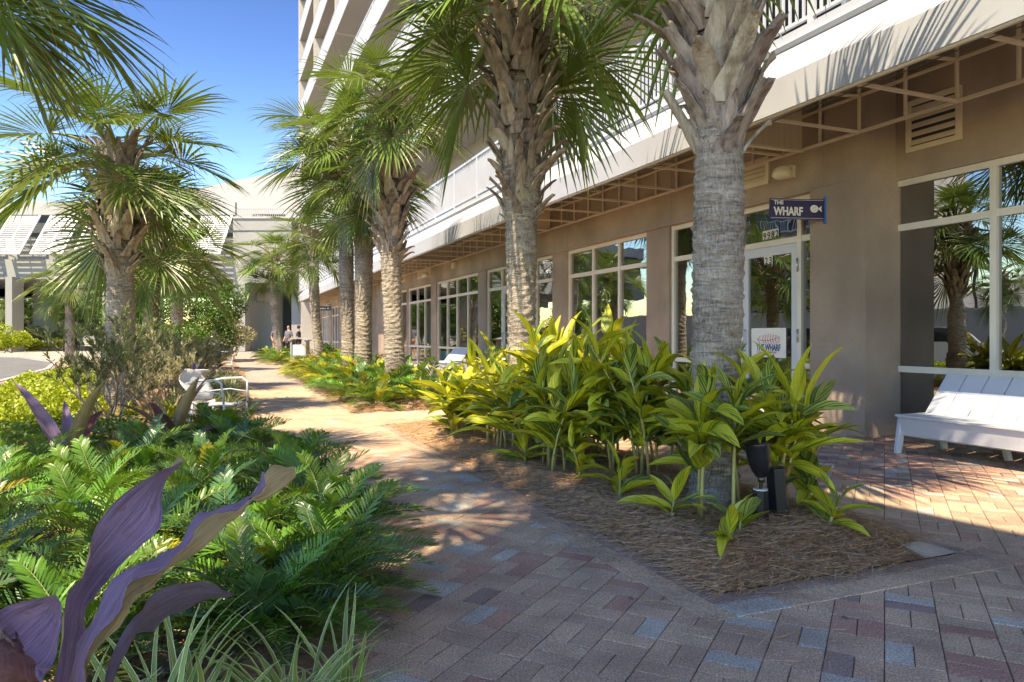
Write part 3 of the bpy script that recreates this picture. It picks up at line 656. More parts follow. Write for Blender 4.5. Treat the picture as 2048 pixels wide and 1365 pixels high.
# louvred wall vents
def vent(x0, x1, ya, yb, D):
    s0, s1 = s_at(x1, D), s_at(x0, D); sm = (s0 + s1) / 2; k = (x0 - 1024) / 1443; Y = D / (DY * k - DX)
    z1 = HC + (672 - ya) / 1443 * Y; z0 = HC + (672 - yb) / 1443 * Y
    fr = MB(); w = .06
    fr.fbox(s0, s0 + w, D - .035, D, z0, z1); fr.fbox(s1 - w, s1, D - .035, D, z0, z1); fr.fbox(s0 + w, s1 - w, D - .034, D, z0, z0 + w); fr.fbox(s0 + w, s1 - w, D - .034, D, z1 - w, z1)
    v = fr.build('vent', M['bar'], B); q = MB(); q.fbox(s0 + w, s1 - w, D - .008, D - .002, z0 + w, z1 - w); q.build('backing', M['dark'], v)
    n = max(4, int((z1 - z0 - 2 * w) / .085))
    for i in range(n):
        z = z0 + w + (i + .5) * (z1 - z0 - 2 * w) / n; q = MB(); a = F3(s0 + w, D - .02, z); b = F3(s1 - w, D - .02, z)
        h = .03; q.hexa([F3(s0 + w, D - .034, z - h), F3(s1 - w, D - .034, z - h), F3(s1 - w, D - .028, z - h - .004), F3(s0 + w, D - .028, z - h - .004),
                         F3(s0 + w, D - .012, z + h), F3(s1 - w, D - .012, z + h), F3(s1 - w, D - .006, z + h - .004), F3(s0 + w, D - .006, z + h - .004)])
        q.build('slat', M['bar'], v)
vent(1815, 1925, 207, 308, 7.62); vent(1478, 1540, 332, 384, 7.14); vent(836, 862, 543, 559, 7.14); vent(904, 911, 527, 538, 7.14); vent(804, 811, 549, 566, 7.14)
# ---------------------------------------------------------------- awning
A = thing('awning', 'long white fabric awning over the shopfronts with leaf shadows on its valance', 'awning', F3(6, 5.66, 3.6))
ZA, ZF, DF, DT = 3.62, 3.985, 5.66, 6.12; SE = 53.5
nseg = 52; g = MB(); h = MB()
for i in range(nseg):
    a = SA + (SE - SA) * i / nseg; b = SA + (SE - SA) * (i + 1) / nseg
    h.fbox(a, b, DF - .012, DF, ZA, ZF)
    g.hexa([F3(a, DF, ZF - .012), F3(b, DF, ZF - .012), F3(b, DT, 4.50), F3(a, DT, 4.50), F3(a, DF - .012, ZF), F3(b, DF - .012, ZF), F3(b, DT, 4.515), F3(a, DT, 4.515)])
g.build('awning_cover', M['awning'], A); h.build('valance', M['awning'], A)
g = MB(); g.hexa([F3(SE, DF, ZA), F3(SE + .02, DF, ZA), F3(SE + .02, 7.1, ZA), F3(SE, 7.1, ZA), F3(SE, DF, ZF), F3(SE + .02, DF, ZF), F3(SE + .02, DT, 4.5), F3(SE, DT, 4.5)])
g.build('end_panel', M['awning'], A)
g = MB(); g.bar(F3(SA, DF + .02, ZA - .012), F3(SE, DF + .02, ZA - .012), .035, .03); g.build('front_rail', M['bar'], A)
g = MB(); g.tube([F3(SA + i * .5, DF + .055, ZA - .045 - .012 * (i % 2)) for i in range(int((SE - SA) / .5))], .006, 5); g.build('light_cord', M['dark'], A)
g = MB(); g.bar(F3(SA, 7.10, ZA), F3(SE, 7.10, ZA), .035, .035); g.bar(F3(SA, 7.10, 4.05), F3(SE, 7.10, 4.05), .03, .03); g.build('wall_rail', M['bar'], A)
divs = [s_at(1604, 7.1), s_at(1100, 7.1), s_at(902, 7.1), s_at(790, 7.1), s_at(718, 7.1), s_at(680, 7.1)]
gaps = [(divs[0], divs[0] + 1.7), (divs[1], divs[1] + 2.6), (divs[2], divs[2] + 3.0)]
s = -2.2; k = 0
while s < SE:
    g = MB(); g.bar(F3(s, DF + .03, ZA), F3(s, 7.09, ZA), .032); g.build('bracket', M['bar'], A)
    g = MB(); g.bar(F3(s, 7.10, ZA), F3(s, 7.10, 4.45), .03); g.build('upright', M['bar'], A)
    g = MB(); g.bar(F3(s + .6, 7.10, ZA), F3(s + .6, 7.10, 4.45), .03); g.build('upright', M['bar'], A)
    g = MB(); g.bar(F3(s, DF + .05, ZF - .05), F3(s, 7.09, 4.05), .028); g.bar(F3(s + .6, DF + .05, ZF), F3(s + .6, DF + .05, ZA), .03); g.build('strut', M['bar'], A)
    s += 1.22
for d in divs:
    g = MB(); g.hexa([F3(d, DF + .01, ZA), F3(d + .012, DF + .01, ZA), F3(d + .012, 7.10, ZA), F3(d, 7.10, ZA), F3(d, DF + .01, ZF - .03), F3(d + .012, DF + .01, ZF - .03), F3(d + .012, 7.10, 4.48), F3(d, 7.10, 4.48)])
    g.build('divider_panel', M['awnin'], A); g = MB(); g.bar(F3(d, DF, ZA - .02), F3(d, 7.1, ZA - .02), .06, .03); g.build('bracket', M['bar'], A)
# ---------------------------------------------------------------- balcony tiers above
ST = 57.0
levels = [4.48, 7.6, 10.7, 13.8, 17.55, 20.6, 23.65, 26.7, 29.75, 32.8, 35.85, 38.9]
DR = 6.12
for li, z in enumerate(levels):
    g = MB(); d0 = DR; th = .20
    g.fbox(SA if li < 4 else -8, ST, d0, 8.6, z, z + th); sl = g.build('balcony_slab', M['slab'], B)
    g = MB(); g.tube([F3(SA, d0 - .02, z + .05), F3(ST, d0 - .02, z + .05)], .055, 8); g.build('gutter', M['slab'], sl) if li == 0 else None
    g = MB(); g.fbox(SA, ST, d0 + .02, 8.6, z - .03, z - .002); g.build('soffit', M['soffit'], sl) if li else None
    zr = z + th
    if li < 4:
        rl = MB(); rl.fbox(SA, ST, DR + .02, DR + .09, zr + 1.02, zr + 1.08); rl.fbox(SA, ST, DR + .03, DR + .07, zr + .07, zr + .11)
        s = SA; step = 1.83
        while s < ST: rl.fbox(s - .035, s + .035, DR + .02, DR + .09, zr, zr + 1.02); s += step
        r_ = rl.build('railing', M['rail'], B)
        s = SA; n0 = 0
        while s < ST:
            bl = MB(); q = s + .115
            while q < min(s + step - .05, ST): bl.fbox(q - .011, q + .011, DR + .035, DR + .065, zr + .1, zr + 1.02); q += .105 if li < 2 else .14
            bl.build('baluster', M['rail'], r_); s += step
    else:
        g = MB(); g.fbox(-8, ST, DR, DR + .06, zr, zr + .95); g.build('parapet', M['rail'], B)
        g = MB(); g.fbox(-8, ST, DR - .01, DR + .08, zr + 1.0, zr + 1.05)
        s = -8
        while s < ST: g.fbox(s - .02, s + .02, DR + .01, DR + .05, zr + .95, zr + 1.0); s += 1.8
        g.build('handrail', M['rail'], B)
g = MB(); g.fbox(-8, ST, 7.95, 8.2, 17.6, 42); g.build('tower_wall', M['stucco2'], B); g = MB(); g.fbox(-8, ST, 7.95, 8.2, 4.7, 17.6); g.build('tower_wall', M['soffit'], B)  # lower stretch coloured darker taupe to stand in for shade behind the railings
for s in (56.75, 48.2, 39.4, 31, 22.5, 14, 5.5, -3):
    g = MB(); g.fbox(s, s + .25, DR - .03 if s < 56 else DR - .03, 7.95, 17.5, 42)
    g.build('fin_wall', M['stucco2'], B)
g = MB(); g.fbox(56.75, 57, DR + .1, 7.95, 0, 17.5); g.build('fin_wall', M['stucco2'], B)
g = MB(); g.fbox(ST, ST + .4, 6.1, 20, 4.4, 42); g.build('end_wall', M['stucco2'], B)
for li, z in enumerate(levels[:-1]):
    s = 3.0
    while s < 55:
        g = MB(); g.fbox(s, s + 2.4, 7.90, 7.945, z + .22, z + 2.4); f_ = g.build('balcony_door', M['frame'], B)
        g = MB(); g.fbox(s + .08, s + 1.17, 7.88, 7.899, z + .28, z + 2.32); g.fbox(s + 1.23, s + 2.32, 7.88, 7.899, z + .28, z + 2.32); g.build('pane', M['carglass'], f_)
        g = MB(); g.fbox(s + 3.2, s + 3.7, 7.89, 7.948, z + 1.7, z + 2.2); g.build('wall_vent', M['concrete'], B)
        s += 4.27
# beige dome wall lamps
def lamp(x, y, label):
    s = s_at(x, 7.0); k = (x - 1024) / 1443; Y = 7.0 / (DY * k - DX); z = HC + (672 - y) / 1443 * Y
    t = thing('wall_lamp', label, 'lamp', F3(s, 7.14, z), group='beige dome lamps on the shop wall')
    g = MB(); g.fbox(s - .06, s + .06, 7.08, 7.14, z - .02, z + .14); g.build('bracket', M['lampb'], t)
    g = MB(); g.lathe([(.01, .12), (.06, .115), (.10, .09), (.125, .04), (.13, 0), (.10, -.035), (.05, -.05), (.01, -.053)], 18, F3(s, 6.97, z)); g.build('lamp_shade', M['lampb'], t, smooth=True)
lamp(1568, 352, 'beige dome lamp on the wall above the shop door, just under the awning panel'); lamp(852, 552, 'beige dome lamp over the middle windows beside a louvred vent'); lamp(657, 611, 'small beige dome lamp over the far shop door')
# hanging sign
k = (1650 - 1024) / 1443; Yw = 7.11 / (DY * k - DX); Xw = k * Yw; ua = R(6.5)
def SG(a, z, o=0): return (Xw - a * math.cos(ua) + o * math.sin(ua), Yw - a * math.sin(ua) - o * math.cos(ua), z)
t = thing('hanging_sign', 'navy blue hanging sign reading THE WHARF with a white fish', 'sign', SG(0, 2.65))
def sgbox(a0, a1, z0, z1, t0, t1):
    g = MB(); g.hexa([SG(a1, z0, t1), SG(a0, z0, t1), SG(a0, z0, t0), SG(a1, z0, t0), SG(a1, z1, t1), SG(a0, z1, t1), SG(a0, z1, t0), SG(a1, z1, t0)]); return g
sgbox(.02, .73, 2.655, 2.91, -.012, .012).build('sign_panel', M['navy'], t)
g = sgbox(.03, .72, 2.893, 2.897, .0125, .014); q = sgbox(.03, .72, 2.668, 2.672, .0125, .014); g.add(q.v, q.f); g.build('trim_line', M['offwhite'], t)
sgbox(-.025, .018, 2.61, 2.945, -.02, .02).build('bracket', M['signblue'], t)
text('THE', .068, SG(.68, 2.838, .014), ua, M['offwhite'], t, bold=.0015)
text('WHARF', .145, SG(.68, 2.705, .014), ua, M['offwhite'], t, bold=.0045, sx=.74)
g = MB(); vs = [SG(.17 - .07 * math.cos(a) * 1.0 if 0 else .15 + .055 * math.cos(a), 2.79 + .048 * math.sin(a), .015) for a in np.linspace(0, 2 * math.pi, 20)[:-1]]
g.add(vs, [tuple(range(19))[::-1]]); g.add([SG(.10, 2.79, .015), SG(.05, 2.83, .015), SG(.06, 2.79, .015), SG(.05, 2.75, .015)], [(0, 1, 2, 3)]); g.build('fish_emblem', M['offwhite'], t)
g = MB()
for a0, b0 in ((.18, .01), (.15, .03), (.13, -.01), (.165, -.02)): g.bar(SG(a0, 2.79 + b0 - .015, .017), SG(a0 - .035, 2.79 + b0 + .012, .017), .003, .002)
g.build('fish_lines', M['navy'], t)
# numbers on glass and transom
def ftext(txt, size, x, y, D, m, parent, **kw):
    k = (x - 1024) / 1443; Y = D / (DY * k - DX); return text(txt, size, (k * Y, Y, HC + (672 - y) / 1443 * Y), FROT, m, parent, **kw)
def fplate(x0, y0, x1, y1, D, m, name, parent, th=.004):
    k = (x0 - 1024) / 1443; Y = D / (DY * k - DX); s0 = s_at(x0, D); s1 = s_at(x1, D); z1 = HC + (672 - y0) / 1443 * Y; z0 = HC + (672 - y1) / 1443 * Y
    g = MB(); g.fbox(s0, s1, D, D + th, z0, z1); return g.build(name, M[m], parent)
cw = 8.1
np_ = thing('number_plaques', 'white plaques reading 9982 on the glass above the door', 'number plate', F3(s_at(1541, 7.26), 7.26, 2.5))
for i, c in enumerate('9982'):
    x = 1525.5 + i * cw; dy = -i * 1.9
    fplate(x, 463.5 + dy, x + 7.6, 481 + dy, 7.275, 'plate', 'plaque', np_); ftext(c, .135, x + .9, 480.3 + dy, 7.272, M['char'], np_, name='number', bold=.002, ext=.001, sx=.9)
np_ = thing('number_plaques', 'white plaques reading 23 at the top of the door glass', 'number plate', F3(s_at(1536, 7.26), 7.26, 2.2))
for i, c in enumerate('23'):
    x = 1528.5 + i * 8.4; dy = -i * 1.4
    fplate(x, 513 + dy, x + 8.0, 530 + dy, 7.27, 'plate', 'plaque', np_); ftext(c, .135, x + 1.1, 529.3 + dy, 7.267, M['char'], np_, name='number', bold=.002, ext=.001, sx=.9)
ps = thing('door_poster', 'white poster with blue THE WHARF lettering under a red fish skeleton', 'poster', F3(s_at(1537, 7.27), 7.27, 1))
fplate(1503, 657, 1572, 714, 7.272, 'offwhite', 'sheet', ps)
ftext('THE WHARF', .128, 1513, 701, 7.268, M['inkblue'], ps, bold=.0035, ext=.001, sx=.66)
ftext('LOCAL SEAFOOD EATERY', .035, 1514, 706.5, 7.268, M['inkred'], ps, ext=.001, sx=.95)
def fpt(x, y, D):
    k = (x - 1024) / 1443; Y = D / (DY * k - DX); return (k * Y, Y, HC + (672 - y) / 1443 * Y)
g = MB(); g.tube([fpt(x, 679 + 3 * math.sin((x - 1515) * .1), 7.267) for x in range(1515, 1560, 4)], .0035, 5)
for i, x in enumerate(range(1526, 1552, 5)): g.tube([fpt(x + 1, 668 + abs(i - 2.2) * 1.4, 7.267), fpt(x - 1, 679, 7.267), fpt(x + 1.5, 690 - abs(i - 2) * 1.6, 7.267)], .0032, 5)
g.tube([fpt(1550, 671, 7.267), fpt(1558, 674, 7.267), fpt(1558, 684, 7.267), fpt(1551, 688, 7.267)], .003, 5); g.tube([fpt(1521, 672, 7.267), fpt(1515, 679, 7.267), fpt(1520, 687, 7.267)], .003, 5)
g.build('fish_skeleton', M['inkred'], ps)
t = thing('menu_sheet', 'pale menu sheet taped inside the door glass', 'menu', fpt(1535, 615, 7.32)); fplate(1527, 598, 1550, 637, 7.32, 'plate', 'sheet', t)
t = thing('standing_poster', 'teal event poster behind the glass left of the door', 'poster', fpt(1500, 620, 7.5)); fplate(1478, 606, 1512, 642, 7.6, 'poster', 'sheet', t)
# neon OPEN ring inside the window
t = thing('open_sign', 'unlit OPEN sign in a ring behind the window glass', 'sign', fpt(1276, 562, 7.36))
c0 = Vector(fpt(1276, 562, 7.36)); rr = .40; ud = Vector((-DX, -DY, 0))
g = MB(); g.tube([c0 + ud * (rr * math.cos(a)) + Vector((0, 0, rr * .62 * math.sin(a))) for a in np.linspace(0, 2 * math.pi, 33)], .012, 6); g.build('ring', M['plate'], t, smooth=True)
text('OPEN', .26, c0 - Vector((0, 0, .09)), FROT, M['plate'], t, align='CENTER', ext=.002)
# far navy sign
k = (662 - 1024) / 1443; Yf = 7.1 / (DY * k - DX); t = thing('hanging_sign', 'small navy sign with white lettering on the far shopfront', 'sign', (k * Yf, Yf, 2.9))
g = MB(); g.box(k * Yf - .95, k * Yf, Yf - .02, Yf + .02, 2.83, 3.12); g.build('sign_panel', M['navy'], t)
g = MB(); g.box(k * Yf - .02, k * Yf + .02, Yf - .03, Yf + .03, 2.78, 3.17); g.build('bracket', M['signblue'], t)
text('THE SHACK', .15, (k * Yf - .9, Yf - .024, 2.92), 0, M['offwhite'], t, bold=.003) if 0 else None
g = MB()
for i in range(6): g.box(k * Yf - .86 + i * .09, k * Yf - .80 + i * .09, Yf - .024, Yf - .021, 2.93, 3.0)
g.box(k * Yf - .24, k * Yf - .14, Yf - .024, Yf - .021, 2.94, 3.01); g.build('lettering', M['offwhite'], t)
# ---------------------------------------------------------------- benches
def bench(s1, L, nsl, label, lean_end=None):
    t = thing('garden_bench', label, 'bench', F3(s1, 6.6, 0), group='white slatted benches along the shopfront')
    s0 = s1 - L; m = M['white']; D0 = 6.47
    g = MB(); g.fbox(s0, s1, D0 - .02, D0 + .44, .372, .397); g.build('seat', m, t, bevel=.004)
    g = MB(); g.hexa([F3(s0 + .03, D0 + .03, .19), F3(s1 - .03, D0 + .03, .19), F3(s1 - .03, D0 + .05, .19), F3(s0 + .03, D0 + .05, .19), F3(s0 + .03, D0 - .0, .37), F3(s1 - .03, D0 - .0, .37), F3(s1 - .03, D0 + .022, .37), F3(s0 + .03, D0 + .022, .37)]); g.build('front_panel', m, t, bevel=.003)
    w = L / nsl
    for i in range(nsl):
        a = s0 + i * w + .007; b = s0 + (i + 1) * w - .007; g = MB()
        g.hexa([F3(a, D0 + .40, .38), F3(b, D0 + .40, .38), F3(b, D0 + .425, .375), F3(a, D0 + .425, .375), F3(a, D0 + .74, .79), F3(b, D0 + .74, .79), F3(b, D0 + .76, .775), F3(a, D0 + .76, .775)]); g.build('back_slat', m, t, bevel=.002)
    g = MB(); g.bar(F3(s0 + .05, D0 + .6, .58), F3(s1 - .05, D0 + .6, .58), .03, .09); g.bar(F3(s0 + .03, D0 + .05, .28), F3(s0 + .03, D0 + .5, .3), .03, .16); g.bar(F3(s1 - .03, D0 + .05, .28), F3(s1 - .03, D0 + .5, .3), .03, .16); g.build('rail', m, t)
    for s in (s0 + .02, s1 - .02):
        for (a, b, zt) in ((D0 + .02, D0 + .0, .37), (D0 + .50, D0 + .66, .50)):
            g = MB(); g.hexa([F3(s - .018, a - .06 if zt < .4 else b, 0), F3(s + .018, a - .06 if zt < .4 else b, 0), F3(s + .018, a + .01 if zt < .4 else b + .07, 0), F3(s - .018, a + .01 if zt < .4 else b + .07, 0),
                              F3(s - .018, a, zt), F3(s + .018, a, zt), F3(s + .018, a + .10, zt), F3(s - .018, a + .10, zt)]); g.build('leg', m, t, bevel=.003)
    if L > 1.5:
        s = s1 - .75; g = MB(); g.hexa([F3(s - .018, D0 + .56, 0), F3(s + .018, D0 + .56, 0), F3(s + .018, D0 + .63, 0), F3(s - .018, D0 + .63, 0), F3(s - .018, D0 + .4, .37), F3(s + .018, D0 + .4, .37), F3(s + .018, D0 + .5, .37), F3(s - .018, D0 + .5, .37)]); g.build('leg', m, t)
    return t
bench(s_at(1792, 6.47), 1.85, 8, 'white slatted bench cut by the right edge, below the near window')
bench(22.3, 1.6, 1, 'white bench with sun on its seat, below the four-light window'); bench(18.4, 1.6, 6, 'white bench mostly hidden behind the tallest ginger leaves')
# a few white chairs and tables inside the near room
for i, (s, D) in enumerate(((6.05, 8.7), (5.4, 9.6), (4.4, 8.8), (22.2, 8.9), (20.8, 9.3))):
    t = thing('dining_chair', ['pale chair inside the near window, right of the dark pier', 'pale chair at the back of the near shop room', 'pale chair behind the near bench, inside the glass', 'pale chair inside behind the far white bench', 'pale chair inside the four-light window'][i], 'chair', F3(s, D, 0), group='pale chairs inside the shop')
    g = MB()
    for a in (0, .4):
        for b in (0, .4): g.fbox(s + a, s + a + .035, D + b, D + b + .035, .01, .45 if b == 0 else 1.0)
    g.build('leg_frame', M['plate'], t); g = MB(); g.fbox(s - .01, s + .445, D - .01, D + .445, .45, .48); g.build('seat', M['plate'], t)
    g = MB(); [g.fbox(s + .03, s + .41, D + .41, D + .425, z, z + .05) for z in (.6, .72, .84, .95)]; g.build('backrest', M['plate'], t)
# ---------------------------------------------------------------- parking garage and white wall behind
GY = 55.0
def gx(x, Y=GY): return (x - 1024) / 1443 * Y
def gz(y, Y=GY): return HC + (672 - y) / 1443 * Y
def gbox(mb, x0, x1, y0, y1, Y0, Y1): mb.box(gx(x0, Y0), gx(x1, Y0), Y0, Y1, gz(y1, Y0), gz(y0, Y0)); return mb
G = thing('parking_garage', 'grey parking garage with white tilted shutters across the road end', 'garage', (gx(250), GY, 0))
g = MB(); gbox(g, -500, 468, 519, 559, GY, GY + 1.0); g.build('beam', M['concrete'], G)
g = MB(); gbox(g, -500, 468, 478, 519, GY + .35, GY + 1.0); g.build('wall', M['concrete'], G)
g = MB(); gbox(g, -500, 468, 430, 478, GY + .9, GY + 1.2); g.build('backing', M['concd'], G)
g = MB(); gbox(g, 466, 583, 437, 566, GY - .6, GY + 1.2); g.build('wall', M['concrete'], G)
g = MB(); gbox(g, 466, 490, 566, 703, GY - .6, GY + .6); g.build('pier', M['concrete'], G)
g = MB(); gbox(g, -500, 470, 404, 430, GY + .6, GY + 1.0); g.build('parapet', M['concw'], G)
g = MB(); gbox(g, 466, 584, 433.5, 437, GY - .7, GY + .2); g.build('coping', M['concw'], G)
for x in range(-80, 470, 60):
    pass
g = MB(); gbox(g, 464, 495, 461, 463.5, GY - .63, GY - .59); gbox(g, 495, 583, 461, 463, GY - .63, GY - .6); g.build('joint_bead', M['concd'], G)
# columns
for (x0, x1, Y0, Y1) in ((10.5, 24, 53.7, 55.0), (-190, -160, 54, 55.5), (205, 222, 55.2, 56.6)):
    g = MB(); g.box(gx(x0, Y0), gx(x1, Y0), Y0, Y1, -.1, 5.6); g.build('column', M['concrete'], G)
for (x0, x1, Y0, Y1) in ((66, 94, 68, 69.6), (215, 240, 68, 69.6), (-60, -30, 68, 69.6)):
    g = MB(); g.box(gx(x0, Y0), gx(x1, Y0), Y0, Y1, -.1, 6.2); g.build('column', M['concrete'], G)
# ceiling slabs, rear beam and a low wall
g = MB(); g.box(gx(-500), gx(468), GY + 1, 82, 5.75, 6.1); g.build('ceiling_slab', M['stucco2'], G)
g = MB(); g.box(gx(-500), gx(462), 70, 70.8, 4.9, 5.75); g.build('beam', M['concrete'], G)
g = MB(); g.box(-90, gx(66, 72), 71, 71.3, 0, 2.3); g.box(gx(50, 72), gx(96, 72), 71, 71.3, 0, 2.3); g.build('low_wall', M['concrete'], G)
# top hinged shutters
def shutter(x0, x1, mid=True):
    Yt = GY + .30; Yb = GY - 2.1; z1, z0 = gz(431), gz(519) + .15
    X0, X1 = gx(x0), gx(x1); sh = MB()
    def P(x, t, o=0): return (x, Yt + (Yb - Yt) * t + o * .85, z1 + (z0 - z1) * t + o * -.5 * 0)
    w = .17
    sh.bar(P(X0 + w / 2, 0), P(X0 + w / 2, 1), w, .10); sh.bar(P(X1 - w / 2, 0), P(X1 - w / 2, 1), w, .10)
    sh.bar(P(X0 + w, .025), P(X1 - w, .025), .09, .15); sh.bar(P(X0 + w, .975), P(X1 - w, .975), .09, .15)
    f = sh.build('shutter', M['shutter'], G)
    n = 17
    for i in range(n):
        t = .06 + .88 * (i + .5) / n; c = P(0, t); sl = MB()
        sl.hexa([(X0 + w, c[1] - .055, c[2] - .035), (X1 - w, c[1] - .055, c[2] - .035), (X1 - w, c[1] - .045, c[2] - .05), (X0 + w, c[1] - .045, c[2] - .05),
                 (X0 + w, c[1] + .045, c[2] + .05), (X1 - w, c[1] + .045, c[2] + .05), (X1 - w, c[1] + .055, c[2] + .035), (X0 + w, c[1] + .055, c[2] + .035)])
        sl.build('slat', M['shutter'], f)
    md = MB(); xm = (X0 + X1) / 2; md.bar(P(xm, .03), P(xm, .97), .10, .05); md.build('centre_rail', M['shutter'], f)
    for X in (X0 + .1, X1 - .1):
        st = MB(); st.bar(P(X, .8), (X + .3, GY + .5, gz(516)), .1, .1); st.build('strut', M['shutter'], f)
for x0 in (-150, -68, 14, 96, 178, 318, 400): shutter(x0 - 0, x0 + 63)
# white upper building with its sloping roofline, railing and slatted opening
t = thing('white_building', 'white windowless upper building with a sloping roofline behind the garage', 'building', (gx(400, 70), 70, 0))
g = MB(); Yb = 70
pts = [(-60, 405), (225, 405), (440, 369), (472, 361.6), (590, 339), (700, 318)]
P = [(gx(x, Yb), gz(y, Yb)) for x, y in pts]; vs = [(x, Yb, z) for x, z in P] + [(x, Yb + 8, z) for x, z in P]; vs += [(P[0][0], Yb, 5), (P[-1][0], Yb, 5), (P[0][0], Yb + 8, 5), (P[-1][0], Yb + 8, 5)]
n = len(P); g.add(vs, [tuple([2 * n] + [2 * n + 1] + list(range(n - 1, -1, -1)))] + [(i, i + 1, n + i + 1, n + i) for i in range(n - 1)] + [(n, 0, 2 * n, 2 * n + 2), (n - 1, 2 * n - 1, 2 * n + 3, 2 * n + 1)])
g.build('wall', M['concw'], t)
g = MB(); g.box(gx(505, 69.9), gx(570, 69.9), 69.92, 69.99, gz(440, 70), gz(429, 70)); g.build('opening', M['dark'], t)
for i in range(26):
    x = gx(506, 69.8) + i * .12; g = MB(); g.box(x, x + .05, 69.84, 69.9, gz(440, 70), gz(429 + i * .32, 70)); g.build('slat', M['concw'], t)
g = MB()
for i in range(60):
    x = gx(440, 60) + i * .17 - .6; g.box(x, x + .03, 58, 58.03, gz(437, 58), gz(418, 58))
g.box(gx(440, 60) - .6, gx(440, 60) + 9.6, 57.98, 58.05, gz(418.5, 58), gz(417.5, 58)); g.build('railing', M['concw'], t)
g = MB(); g.tube([(gx(574, 69), 69, gz(345, 69)), (gx(574, 69), 69, gz(325, 69))], .05, 6); g.tube([(gx(571, 69), 69, gz(325.5, 69)), (gx(578, 69), 69, gz(325.5, 69))], .05, 6); g.build('roof_vent', M['dark'], t)
# recess at the end of the walk
t = thing('service_passage', 'dark passage with beige ceiling boxes at the end of the walkway', 'passage', (gx(540, 62), 62, 0))
g = MB(); g.box(gx(486), gx(600), 55.6, 66, 5.0, 5.2); g.build('ceiling', M['soffit'], t)
g = MB(); g.box(gx(490, 64), gx(600, 64), 64, 64.4, -.1, 5.1); g.build('wall', M['concd'], t)
g = MB(); g.box(gx(490, 56), gx(501, 56), 56.2, 64, -.1, 5); g.build('wall', M['concrete'], t)
for a in (501.5, 514.5):
    g = MB(); gbox(g, a, a + 12.3, 584, 603, 57.5, 59); g.build('ceiling_box', M['stucco2'], t)
g = MB(); g.box(gx(503, 60), gx(540, 60), 62, 63.9, -.1, .4); g.build('plinth', M['dark'], t)
t = thing('corner_pier', 'pale square corner pier under the far end of the awning', 'pier', (gx(596, 54), 54, 0))
g = MB(); g.box(gx(583, 56), gx(606, 56), 56, 57.3, -.1, 5.3); g.build('shaft', M['concrete'], t)
g = MB(); g.box(gx(612, 57), gx(622, 57), 57.5, 60, -.1, 4.6); g.build('return_wall', M['concrete'], t)
g = MB(); g.box(gx(620, 58), gx(640, 58), 58.5, 58.7, 0, 4.2); g.build('dark_glass', M['carglass'], t)
# ---------------------------------------------------------------- things across the road that the shop windows mirror
t = thing('condominium_tower', 'tall cream condominium tower with stacked balconies, mirrored in the shop glass', 'building', (-58, 33, 0))
g = MB(); g.box(-75, -58, 26, 44, -.1, 46); g.build('wall', M['stucco2'], t)
for i in range(15):
    z = 2.5 + i * 3
    g = MB(); g.box(-58, -56.2, 24.5, 30.5, z, z + .18); g.box(-58, -56.2, 34, 44, z, z + .18); b_ = g.build('balcony', M['slab'], t)
    g = MB(); [g.box(-56.26, -56.2, y, y + .05, z + .18, z + 1.2) for y in np.arange(24.5, 30.5, .3)]; [g.box(-56.26, -56.2, y, y + .05, z + .18, z + 1.2) for y in np.arange(34, 44, .3)]
    g.box(-56.28, -56.18, 24.5, 30.5, z + 1.2, z + 1.26); g.box(-56.28, -56.18, 34, 44, z + 1.2, z + 1.26); g.build('railing', M['rail'], b_)
    g = MB(); g.box(-58.02, -57.9, 26.5, 30, z + .3, z + 2.4); g.box(-58.02, -57.9, 35, 43, z + .3, z + 2.4); g.build('glass', M['carglass'], t)
t = thing('boundary_wall', 'long white boundary wall across the road, mirrored in the shop glass', 'wall', (-30, 20, 0))
g = MB(); g.box(-34.3, -34, 4, 42, -.1, 2.6); g.build('panel', M['concw'], t); g = MB(); g.box(-34.4, -33.9, 4, 42, 2.6, 2.75); g.build('coping', M['slab'], t)
t = thing('shingled_house', 'low house with a grey hipped roof beyond the boundary wall', 'house', (-60, 12, 0))
g = MB(); g.box(-66, -52, 4, 22, 0, 3.2); g.build('wall', M['stucco2'], t)
g = MB(); g.add([(-67, 3, 3.2), (-51, 3, 3.2), (-51, 23, 3.2), (-67, 23, 3.2), (-59, 9, 7), (-59, 17, 7)], [(0, 1, 4), (1, 2, 5, 4), (2, 3, 5), (3, 0, 4, 5), (3, 2, 1, 0)]); g.build('roof', M['roofsh'], t)
t = thing('light_pole', 'double headed car park light pole beyond the boundary wall', 'light pole', (-44, 18.5, 0))
g = MB(); g.tube([(-44, 18.5, 0), (-44, 18.5, 6.6)], .09, 8); g.tube([(-44, 17.8, 6.6), (-44, 19.2, 6.6)], .05, 6); g.build('pole', M['dark'], t)
for y in (17.7, 19.2): g = MB(); g.box(-44.3, -43.7, y - .25, y + .25, 6.6, 6.85); g.build('lamp_head', M['dark'], t)
